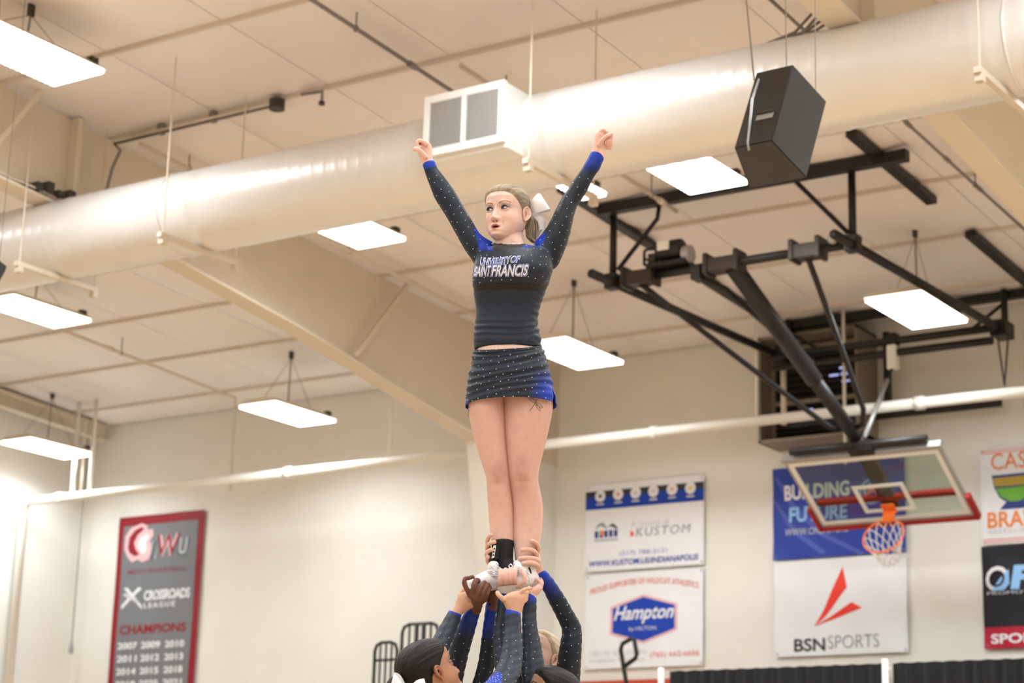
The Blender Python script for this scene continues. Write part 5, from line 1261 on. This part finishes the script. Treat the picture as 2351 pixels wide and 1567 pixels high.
shoe('shoe', 'white shoe pointing to the left of the photo', up1, so1, to1,
     [[(1120+2*k, 1312+3.2*k, -.066), (1130+1.5*k, 1308.5+3.6*k, -.080), (1144+.5*k, 1311+4*k, -.066)] for k in range(4)]+[[(1123, 1303, -.066), (1131, 1300, -.076), (1137, 1307, -.074), (1130, 1311, -.078), (1122, 1308, -.068)]],
     [(1140+3*(k % 2), 1294+3*k, -.068) for k in range(5)]+[(1144-2*(k % 2), 1296+3*k, -.062) for k in range(4)]+[(1125+4*k, 1299, -.074) for k in range(3)])
def up2(m):
    rod(m, [PP(1226, 1330, .05), PP(1214, 1328, .02), PP(1198, 1326, -.015), PP(1180, 1330, -.040), PP(1162, 1336, -.058), PP(1152, 1340, -.066)], [.030, .040, .041, .037, .030, .020], 20, 4)
    rod(m, [PP(1204, 1290, .012), PP(1206, 1305, .010), PP(1206, 1322, .005)], [.042, .043, .042], 20, 4)
    rod(m, [PP(1198, 1296, -.02), PP(1190, 1318, -.055)], [.030, .032], 18, 4)
def so2(m):
    loft(m, [(PP(x, y, d), ER*w_+EF*w_*.35, UP*.011) for x, y, d, w_ in ((1224, 1344, .055, .026), (1210, 1349, .02, .034), (1192, 1351, -.018, .036), (1172, 1353, -.045, .034), (1158, 1354, -.06, .028))], 20, 4)
def to2(m):
    rod(m, [PP(1188, 1292, -.045), PP(1190, 1304, -.058), PP(1188, 1316, -.072)], [.018, .021, .018], 18, 4)
shoe('shoe', 'white shoe turned to the viewer on the right', up2, so2, to2,
     [[(1168, 1298, -.075), (1173, 1294, -.085), (1177, 1299, -.088), (1172, 1304, -.085), (1168, 1299, -.078)]]+[[(1178+k, 1302+4*k, -.095), (1188, 1299+4*k, -.100), (1197, 1303+4*k, -.092)] for k in range(4)]+[],
     [(1178+2*(k % 2), 1291+3*k, -.072) for k in range(4)]+[(1191, 1304+4*k, -.101) for k in range(4)])

s2 = [o for o in fl.children if o.name.startswith('shoe')][1]
s2b = BVHTree.FromPolygons([v.co+Vector(wloc(fl)) for v in s2.data.vertices], [tuple(p.vertices) for p in s2.data.polygons])
def on_shoe(x, y):
    o = PP(x, y, -.5); h = s2b.ray_cast(o, (PP(x, y, .4)-o).normalized()); return h[0] if h[0] is not None else PP(x, y, -.03)
for pts in ([(1203, 1312), (1210, 1320), (1216, 1328), (1213, 1336), (1206, 1340), (1203, 1333)], [(1196, 1304), (1206, 1310), (1214, 1318), (1221, 1330)], [(1188, 1300), (1183, 1310), (1184, 1318)], [(1206, 1334), (1212, 1331), (1216, 1334)]):
    m = MB(); m.tube([on_shoe(*p) for p in pts], .0011, 5); m.build('seam_line', M['grey'], s2, smooth=True)
m = MB(); m.tube([on_shoe(1214, 1302), on_shoe(1217, 1308), on_shoe(1219, 1316)], .0035, 6); m.build('heel_tab', M['brace'], s2, smooth=True)
# black collar round the neckline
cc_ = PP(1168, 565.5, .004); pts = []
for k in range(41):
    a = 2*math.pi*k/40; pts.append(cc_+ER*(.073*math.sin(a))-(EF*.062+UP*.0155)*math.cos(a)-UP*.006*max(0, math.cos(a))**4)
m = MB(); m.tube(pts, [.0105+.0025*math.sin(k*1.9)*math.cos(k*.7) for k in range(41)], 10, cap=False); m.build('collar', mat('collar_gloss', (.005, .005, .007), .38, spec=.4), top, smooth=True)

# ------------------------------------------------------------------ the bases holding her up
def H3(v): v = Vector(v); v.z = 0; return v.normalized()
def base_person(label, tone, arms, hands, head, torso, hair, hands_tone=None, hz=None, yoke=None, seed=1, extra=None, open_mouth=False):
    """arms: rows (xl, yl, xr, yr, depth) from the cuff down to the shoulder; torso: (x, y, depth) of the chest centre and the shoulder axis"""
    c = PP(*torso[0]); ax = Vector(torso[1]).normalized(); fw = Vector((-ax.y, ax.x, 0)); sc = torso[2] if len(torso) > 2 else 1.0
    t = thing('person', label, 'person', (c.x, c.y, 0), 'cheer stunt group')
    def ring(z, a, b, off=0.0): p = Vector((c.x, c.y, z))+fw*off; return (p, ax*a, fw*b)
    zc = c.z
    tr = [ring(.93, .150, .105), ring(1.0, .135, .095), ring(1.10, .125, .09), ring(1.22, .145, .105), ring(zc-.10, .160, .105), ring(zc, .150, .085), ring(zc+.05, .10, .068)]
    def arings(A, s):
        out = []
        for (x0, y0, x1, y1, d) in A:
            a, b = PP(x0, y0, d), PP(x1, y1, d); u = (b-a)/2; u = u*((u.length-s)/u.length); out.append(((a+b)/2, u, EF*min(u.length*.95, .06)))
        return out
    # clothes
    mb = MB(); loft(mb, tr, 32, 3, capk=.15)
    for A in arms: loft(mb, arings(A, 0), 22, 3, capk=.12)
    co, fs = remesh(mb, .0055, 5, .5); N = normals(co, fs); px, py = pixels(co); co = co+N*(.0008*wob(co, 35)+.0007*np.sin(py*.35+px*.1))[:, None]
    col = const(co, CHAR)
    for A in arms:
        (xa, ya, xb, yb, d), (xc, yc, xd, yd, d2) = A[0], A[2]
        m = np.array(((xa+xb)/2, (ya+yb)/2)); q = np.array(((xc+xd)/2, (yc+yd)/2)); e = np.array((xb-xa, yb-ya), float); e /= np.linalg.norm(e); nrm = np.array((-e[1], e[0])); 
        if (q-m)@nrm < 0: nrm = -nrm
        dist = (px-m[0])*nrm[0]+(py-m[1])*nrm[1]; lat = np.abs((px-m[0])*e[0]+(py-m[1])*e[1]); near = (lat < 60) & (dist < 90)
        other = np.zeros(len(co), bool)
        ctr = np.array(PP(m[0], m[1], d)); ctr2 = np.array(PP(q[0], q[1], d2)); dirn = ctr2-ctr; L = np.linalg.norm(dirn); dirn /= L
        rel = co-ctr; s_ = rel@dirn; perp = np.linalg.norm(rel-np.outer(s_, dirn), axis=1); on = (perp < .075) & (s_ < .14)
        g = np.clip(1-s_/A_grad.get(id(A), .085), 0, 1)*on; col = col*(1-.85*g[:, None])+ROYAL*.85*g[:, None]
        col[on & (s_ < .020)] = ROYAL
    if yoke: col[inpoly(px, py, yoke)] = ROYAL
    top_ = mesh_obj('cheer_top', co, fs, M['fabric'], t, col)
    cuffs = [(np.array(PP((A[0][0]+A[0][2])/2, (A[0][1]+A[0][3])/2, A[0][4]))) for A in arms]
    def keep(cc):
        ok = pixels(cc)[1] < 1590
        for q in cuffs: ok &= np.linalg.norm(cc-q, axis=1) > .13
        return ok
    stones('rhinestones', co, fs, top_, keep, .030, .0021, seed, 160)
    if yoke: stones('yoke_stones', co, fs, top_, lambda cc: inpoly(*pixels(cc), yoke), .010, .0017, seed+20, 90)
    # skirt
    m = MB(); loft(m, [ring(1.0, .140, .100), ring(.93, .158, .115), ring(.84, .178, .130), ring(.72, .185, .14)], 40, 4, cap=False); sk = m.build('cheer_skirt', M['plain'], t, smooth=True, fix=False)
    md = sk.modifiers.new('thick', 'SOLIDIFY'); md.thickness = .004
    # body
    mb = MB(); loft(mb, shrink_rings(tr, .01), 28, 2, capk=.15)
    for A in arms: loft(mb, arings(A, .008)[:-1], 18, 2, capk=.15)
    for s in (-1, 1):
        hp = Vector((c.x, c.y, .90))+ax*(.08*s); rod(mb, [hp, hp+Vector((0, 0, -.25))+ax*(.02*s), Vector((hp.x, hp.y, .48))+ax*(.03*s), Vector((hp.x, hp.y, .30))+ax*(.035*s)-fw*.015, Vector((hp.x, hp.y, .09))+ax*(.04*s)], [.095, .08, .055, .054, .036], 18, 3)
    hd_ = Head(PP(*head[0]), head[1], head[2], head[3]); nk = hd_.v(0, -.022, -.075)
    rod(mb, [Vector((c.x, c.y, zc-.03)), Vector((c.x, c.y, zc+.04)).lerp(nk, .25), nk, hd_.v(0, -.015, -.02)], [.085, .062, .056, .05], 20, 3)
    co, fs = remesh(mb, .007, 4, .5); parts = [(co, fs, const(co, tone))]
    a_, b_, k_ = head_mesh(tone, open_mouth, .003, lips=tuple(np.array(tone)*np.array((.8, .42, .45))), blush=.2, shadow=tuple(np.array(tone)*np.array((.5, .42, .5)))); hco = hd_.w(a_); parts.append((hco, b_, k_))
    for s in (-1, 1): e_, g_, h_ = ear_mesh(s, tone); parts.append((hd_.w(e_), g_, h_))
    for h in hands: parts.append(hand_part(h, hands_tone if hands_tone is not None else tone))
    bd = mesh_obj('body', *joined(parts)[:2], M['skin'], t, joined(parts)[2])
    add_eyes(hd_, bd, (0, 5), shadow=tuple(np.array(tone)*.3), tone=tone); add_brows(hd_, bd, BVHTree.FromPolygons([Vector(v) for v in hco], b_), tuple(np.array(hair)*.6))
    a_, b_, k_ = hair_mesh(hair, (0, -.105, .03), .009, .30, seed, hz=hz, full=.003); hr = mesh_obj('hair', hd_.w(a_), b_, M['hair'], t, k_)
    # ponytail hanging behind the head
    m = MB(); k0 = hd_.v(0, -.105, .03); rod(m, [k0, hd_.v(0, -.135, .025), k0+Vector((0, 0, -.06))-Vector(head[1])*.06, k0+Vector((0, 0, -.17))-Vector(head[1])*.05, k0+Vector((0, 0, -.26))-Vector(head[1])*.03], [.016, .026, .033, .028, .008], 16, 4)
    cc = np.array([list(v) for v in m.v]); mesh_obj('ponytail', cc, m.f, M['hair'], hr, const(cc, np.array(hair)*.9))
    for s in (-1, 1):
        p = Vector((c.x, c.y, 0))+ax*(.12*s); m = MB(); loft(m, [(p-fw*.07+UP*.045, ax*.032, UP*.042), (p-fw*.02+UP*.055, ax*.038, UP*.052), (p+fw*.08+UP*.042, ax*.043, UP*.04), (p+fw*.17+UP*.028, ax*.04, UP*.026)], 18, 4)
        m.build('shoe', M['shoe'], t, smooth=True)
    return t, bd, hd_, hr
A_grad = {}
M['plain'] = mat('skirt_cloth', tuple(CHAR), .6, bump=.1, bscale=80)
# --- left base: dark slick hair, seen from behind
aL1 = [(1030, 1400, 1061, 1412, -.05), (1016, 1424, 1056, 1426, -.07), (1001, 1448, 1047, 1452, -.10), (986, 1478, 1033, 1486, -.15), (965, 1515, 1018, 1524, -.2), (950, 1556, 1010, 1566, -.26), (958, 1600, 1020, 1610, -.30)]
aL2 = [(1160, 1398, 1197, 1407, -.19), (1160, 1416, 1197, 1422, -.20), (1159, 1441, 1198, 1452, -.22), (1151, 1494, 1201, 1495, -.27), (1143, 1522, 1199, 1527, -.31), (1128, 1548, 1191, 1556, -.36), (1106, 1572, 1172, 1592, -.42), (1080, 1592, 1140, 1630, -.46)]
A_grad[id(aL2)] = .03; A_grad[id(aL1)] = .03
def hL1(m):
    loft(m, sil([(1031, 1407, 1056, 1420, -.055, .020), (1040, 1397, 1061, 1411, -.05, .020), (1047, 1379, 1069, 1404, -.05, .021), (1056, 1361, 1084, 1396, -.055, .022), (1068, 1358, 1096, 1390, -.055, .020)]), 18, 3)
    for k in range(4): finger(m, [(1076+3*k, 1366+5*k, -.06+.01*k), (1092+2*k, 1369+4.5*k, -.055+.012*k), (1106+k, 1369+3.5*k, -.04+.012*k), (1115, 1365+4*k, -.02+.012*k)], 5.8)
    finger(m, [(1056, 1368, -.04), (1062, 1354, -.02), (1066, 1344, .0), (1072, 1338, .01)], 5.8)
def hL2(m):
    loft(m, sil([(1163, 1409, 1195, 1415, -.195, .020), (1163, 1399, 1197, 1406, -.19, .020), (1158, 1388, 1200, 1396, -.19, .021), (1153, 1377, 1205, 1384, -.19, .022), (1156, 1368, 1206.5, 1370, -.19, .022), (1170, 1360, 1204, 1359, -.185, .018)]), 20, 3)
    finger(m, [(1158, 1378, -.20), (1150, 1370, -.205), (1143, 1363, -.195), (1142, 1359, -.185)], 6.0, .85)
    finger(m, [(1190, 1366, -.195), (1199, 1356, -.20), (1208, 1351, -.19), (1219, 1350, -.17)], 5.4, .72)
    for k in range(3): finger(m, [(1200, 1368+6*k, -.19), (1209-k, 1362+7*k, -.165), (1209-k, 1357+6*k, -.13), (1201, 1356+5*k, -.10)], 5.4)
L_, Lb, Lh, Lhair = base_person('person with slick dark hair and white bow seen from behind, reaching up at lower left', (.42, .21, .12), [aL1, aL2], [hL1, hL2], ((986, 1544, -.45), ER*.74+EF*.46+UP*.48, UP*.85-ER*.45-EF*.2, 1.06),
    ((1040, 1612, -.40), ER*.55-EF*.80), (.008, .006, .005), hands_tone=(.66, .385, .255), yoke=[(1104, 1567), (1146, 1540), (1152, 1548), (1150, 1575), (1100, 1600)], seed=11, hz=[.066, .064, .056, .044, .030, .010, -.006, .0, -.020, -.052, -.066, -.070])
m = MB()
ribbon(m, [[(936, 1584, -.60), (938, 1590, -.60), (936, 1598, -.60)], [(915, 1556, -.62), (914, 1575, -.64), (914, 1592, -.62)], [(905, 1543, -.62), (899, 1565, -.63), (895, 1590, -.62)], [(920, 1550, -.59), (918, 1570, -.585), (915, 1592, -.59)], [(938, 1584, -.59), (938, 1590, -.585), (936, 1598, -.59)]])
ribbon(m, [[(936, 1584, -.60), (938, 1590, -.60), (936, 1598, -.60)], [(955, 1562, -.62), (958, 1580, -.64), (958, 1594, -.62)], [(974, 1557, -.62), (979, 1575, -.63), (982, 1594, -.62)], [(955, 1566, -.59), (958, 1580, -.585), (958, 1594, -.59)], [(938, 1584, -.59), (938, 1590, -.585), (936, 1598, -.59)]])
m.ball(PP(937, 1591, -.60), .018, 12, 8); m.build('bow', M['ribbon'], L_, smooth=True)
# --- hidden base behind her: dark brown hands
aD1 = [(1084, 1390, 1112, 1386, -.01), (1062, 1412, 1104, 1400, .0), (1045, 1454, 1094, 1437, .03), (1031, 1490, 1084, 1473, .06), (1022, 1530, 1072, 1518, .08), (1012, 1570, 1062, 1570, .12), (1010, 1610, 1060, 1612, .16)]
aD2 = [(1116, 1380, 1143, 1386, .03), (1113, 1402, 1140, 1404, .035), (1108, 1441, 1137, 1441, .05), (1103, 1480, 1137, 1482, .07), (1096, 1526, 1136, 1526, .1), (1084, 1566, 1126, 1568, .14), (1072, 1606, 1120, 1612, .18)]
A_grad[id(aD1)] = .14; A_grad[id(aD2)] = .16
def hD1(m):
    rod(m, [PP(1092, 1400, -.015), PP(1095, 1386, -.05), PP(1097, 1372, -.085)], [.022, .022, .028], 16, 4)
    loft(m, sil([(1084, 1380, 1112, 1384, -.095, .020), (1076, 1370, 1120, 1375, -.10, .022), (1072, 1360, 1122, 1364, -.10, .022), (1076, 1352, 1118, 1356, -.095, .018)]), 20, 3)
    finger(m, [(1085, 1368, -.105), (1088, 1352, -.120), (1090, 1340, -.122), (1093, 1332, -.112), (1098, 1333, -.095)], 7.2, .9)
    finger(m, [(1096, 1375, -.110), (1100, 1358, -.124), (1106, 1345, -.122), (1110, 1338, -.108), (1113, 1337, -.09)], 6.3, .9)
    finger(m, [(1105, 1377, -.108), (1110, 1361, -.120), (1115, 1349, -.116), (1119, 1343, -.102), (1121, 1342, -.085)], 6.1, .9)
    finger(m, [(1113, 1376, -.102), (1118, 1364, -.112), (1121, 1356, -.108), (1123, 1350, -.095), (1125, 1348, -.08)], 5.6, .9)
    finger(m, [(1080, 1368, -.10), (1072, 1352, -.115), (1066, 1338, -.120), (1068, 1328, -.120), (1076, 1326, -.115), (1087, 1323, -.10)], 6.0, .75)
def hD2(m):
    rod(m, [PP(1129, 1398, .03), PP(1130, 1384, .03), PP(1131, 1368, .02), PP(1133, 1357, .01)], [.022, .022, .024, .028], 16, 4)
    for k in range(4): finger(m, [(1124+7*k, 1360, .02), (1124+7*k, 1349, .055), (1124+7*k, 1336, .06), (1125+7*k, 1326, .05)], 5.6)
    finger(m, [(1122, 1366, .01), (1116, 1358, .02), (1113, 1350, .03)], 5.6)
D_, Db, Dh, _ = base_person('person mostly hidden at lower left, dark brown hands gripping the shoe toe', (.155, .062, .036), [aD1, aD2], [hD1, hD2], ((1012, 1592, .22), ER*.75-EF*.1+UP*.5, UP*.85-ER*.5, 1.0), ((1052, 1640, .17), ER*.9+EF*.3), (.012, .010, .009), seed=12)
m = MB(); p = PP(1089, 1321.5, -.106); m.ball(p, .0055, 10, 7, (1.1, .5, .6)); m.build('fingernail', M['nail'], Db, smooth=True)
# --- right base: dark hair, facing left
aR1 = [(1147, 1356, 1173, 1364, -.06), (1143, 1375, 1171, 1377, -.065), (1140, 1400, 1167, 1401, -.07), (1136, 1430, 1163, 1428, -.08), (1133, 1463, 1163, 1461, -.09), (1135, 1526, 1170, 1526, -.12), (1146, 1575, 1184, 1572, -.16), (1165, 1615, 1205, 1612, -.20)]
aR2 = [(1205.5, 1360, 1232, 1370, -.03), (1201, 1386, 1232, 1394, -.035), (1198, 1420, 1233, 1431, -.05), (1199, 1463, 1241, 1473, -.07), (1198, 1505, 1249, 1516, -.09), (1196, 1540, 1250, 1545, -.11), (1200, 1575, 1252, 1580, -.13), (1212, 1612, 1262, 1615, -.15)]
A_grad[id(aR2)] = .05; A_grad[id(aR1)] = .06
def hR1(m):
    loft(m, sil([(1148, 1372, 1172, 1376, -.062, .018), (1148, 1360, 1175, 1363, -.065, .018), (1144, 1350, 1186, 1348, -.085, .020), (1143, 1341, 1188, 1337, -.102, .018), (1145, 1331, 1186, 1328, -.108, .012)]), 20, 3)
    for k in range(4):
        x = 1148.5+11.2*k; y = -1.2*k; finger(m, [(x, 1340+y, -.112), (x, 1330+y, -.127), (x+.5, 1317+y, -.128), (x+1, 1309+y, -.116), (x+1, 1309+y, -.09)], 5.5, .92)
    finger(m, [(1184, 1346, -.10), (1196, 1339, -.112), (1204, 1332, -.118), (1204.5, 1322, -.120), (1200, 1314, -.118), (1198.5, 1307, -.112)], 5.8, .78)
def hR2(m):
    loft(m, sil([(1204, 1374, 1231, 1382, -.035, .018), (1206, 1361, 1232, 1369, -.03, .018), (1213, 1354, 1239, 1361, -.03, .020), (1222, 1348, 1246, 1351, -.028, .020), (1232, 1341, 1247, 1342, -.02, .016)]), 18, 3)
    finger(m, [(1241, 1347, -.03), (1242.5, 1338, -.03), (1236, 1332, -.02), (1228, 1329, -.01)], 5.2, .8)
    for k in range(3): finger(m, [(1240, 1348, -.01+.016*k), (1244, 1338, .01+.016*k), (1240, 1328, .025+.014*k), (1232, 1322, .035+.012*k)], 5.2, .82)
    finger(m, [(1214, 1358, -.045), (1212, 1352, -.055), (1216, 1347, -.055)], 5.2, .85)
R2_, Rb, Rh, _ = base_person('person with dark hair at the bottom right, face turned left, only the forehead in view', (.40, .215, .135), [aR1, aR2], [hR1, hR2], ((1262, 1600, -.20), -ER*.82-EF*.10+UP*.34, UP*.92+ER*.35, 1.0), ((1215, 1640, -.17), -ER*.6-EF*.6+EF*1.0), (.010, .008, .007), hands_tone=(.76, .47, .40), seed=13, hz=[.056, .054, .048, .036, .022, .006, -.006, .0, -.020, -.052, -.066, -.070])
m = MB(); loft(m, sil([(1146, 1362, 1177, 1366, -.066, .024), (1142.5, 1354, 1188, 1352, -.084, .027), (1141.5, 1348, 1191.5, 1343, -.098, .027)]), 24, 3, cap=False); m.build('wrist_tape', M['ribbon'], Rb, smooth=True)
# --- back spot: blond, holding both ankles
aB1 = [(1227, 1322, 1251, 1307, .035), (1237, 1340, 1266, 1323, .05), (1246, 1354, 1278, 1339, .06), (1260, 1382, 1301, 1375, .09), (1275, 1412, 1317, 1403, .11), (1287, 1436, 1332, 1430, .13), (1290, 1452, 1336, 1449, .135), (1284, 1484, 1336, 1484, .14), (1278, 1526, 1334, 1527, .17), (1274, 1567, 1331, 1567, .22), (1262, 1606, 1320, 1610, .27)]
aB2 = [(1142, 1322, 1166, 1316, .085), (1146, 1350, 1172, 1348, .095), (1152, 1390, 1180, 1388, .11), (1162, 1440, 1195, 1438, .15), (1172, 1500, 1212, 1498, .2), (1182, 1560, 1230, 1560, .26), (1192, 1606, 1240, 1610, .3)]
A_grad[id(aB1)] = .13; A_grad[id(aB2)] = .1
def hB1(m):
    loft(m, sil([(1231, 1327, 1254, 1314, .04, .018), (1225, 1319, 1249, 1309, .03, .018), (1222, 1304, 1244, 1297, .012, .021), (1223, 1289, 1242.5, 1284, -.008, .021), (1228, 1276, 1239, 1272, -.012, .018)]), 18, 3)
    finger(m, [(1234, 1279, -.015), (1228, 1266, -.040), (1215, 1261, -.058), (1203, 1261, -.060), (1196, 1263, -.058)], 5.6, .86)
    finger(m, [(1237, 1288, -.015), (1227, 1281.5, -.044), (1212, 1280, -.060), (1200, 1280.5, -.064), (1191, 1282, -.062)], 5.6, .86)
    finger(m, [(1236, 1299, -.010), (1227, 1293, -.044), (1215, 1291.5, -.062), (1206, 1292, -.068), (1199, 1293, -.068)], 5.3, .86)
    finger(m, [(1235, 1276, -.005), (1237.5, 1262, -.012), (1234, 1250, -.030), (1226, 1242.5, -.044), (1219, 1240.5, -.050)], 5.3, .86)
    finger(m, [(1230, 1300, .03), (1222, 1288, .055), (1212, 1278, .065), (1204, 1272, .062)], 5.8)
def hB2(m):
    loft(m, sil([(1142, 1326, 1166, 1322, .085, .018), (1138, 1312, 1162, 1306, .08, .018), (1126, 1298, 1156, 1292, .065, .02), (1121, 1284, 1150, 1276, .05, .02), (1122, 1268, 1144, 1262, .05, .017)]), 18, 3)
    finger(m, [(1126, 1268, .04), (1119.5, 1248, .0), (1119.5, 1238, -.022), (1124, 1230, -.040), (1130, 1226.5, -.048)], 5.4, .86)
    finger(m, [(1124, 1276, .04), (1118.5, 1258, -.005), (1122, 1249, -.035), (1130, 1245, -.050), (1137.5, 1243, -.054)], 5.5, .86)
    finger(m, [(1123, 1284, .04), (1117.5, 1275, -.005), (1119, 1267, -.035), (1125, 1262.5, -.052), (1131, 1260.5, -.058)], 5.4, .86)
    finger(m, [(1124, 1294, .04), (1119, 1288, .0), (1119, 1281, -.025), (1122, 1277, -.04)], 5.0, .86)
    finger(m, [(1148, 1290, .07), (1158, 1280, .075), (1166, 1272, .07), (1170, 1264, .065)], 5.8)
B_, Bb, Bh, _ = base_person('blond person half hidden at lower right, holding the ankles from behind with both hands', (.68, .43, .335), [aB1, aB2], [hB1, hB2], ((1236, 1513, .30), -ER*.55-EF*.62+UP*.52, UP*.85+EF*.45+ER*.3, 1.0), ((1240, 1622, .31), -ER*.95-EF*.1), (.58, .47, .32), seed=14, hands_tone=(.72, .455, .36))

def nail(body, x, y, d, dx, dy, dd, r=3.0):
    c = PP(x, y, d); a = (PP(x+dx, y+dy, d+dd)-c).normalized(); n_ = (-EF*.8+UP*.5).normalized(); n_ = (n_-a*n_.dot(a)).normalized(); b = a.cross(n_); m = MB(); k = r*.00172
    vs = [c+n_*.0052]; fs = []
    for q in (.55, 1.0):
        for i in range(10):
            t = 2*math.pi*i/10; vs.append(c+a*(k*1.15*q*math.cos(t))+b*(k*q*math.sin(t))+n_*(.0052-.0016*q*q))
    for i in range(10): fs += [(0, 1+i, 1+(i+1) % 10), (1+i, 11+i, 11+(i+1) % 10, 1+(i+1) % 10)]
    m.add(vs, fs); m.build('fingernail', M['nail'], body, smooth=True)
for x, y, d, dx, dy in ((1197.5, 1262.5, -.0585, -8, 1), (1193, 1281.7, -.0620, -8, 1), (1200.5, 1292.8, -.0680, -8, .5), (1220.5, 1240.8, -.0480, -7, -1.5), (1128.5, 1227.2, -.046, 6, -3), (1135.5, 1243.4, -.053, 7, -1), (1129, 1261, -.057, 6, -1)):
    nail(Bb, x, y, d, dx, dy, 0)
nail(Lb, 1217, 1350.2, -.174, 8, 0, 0)
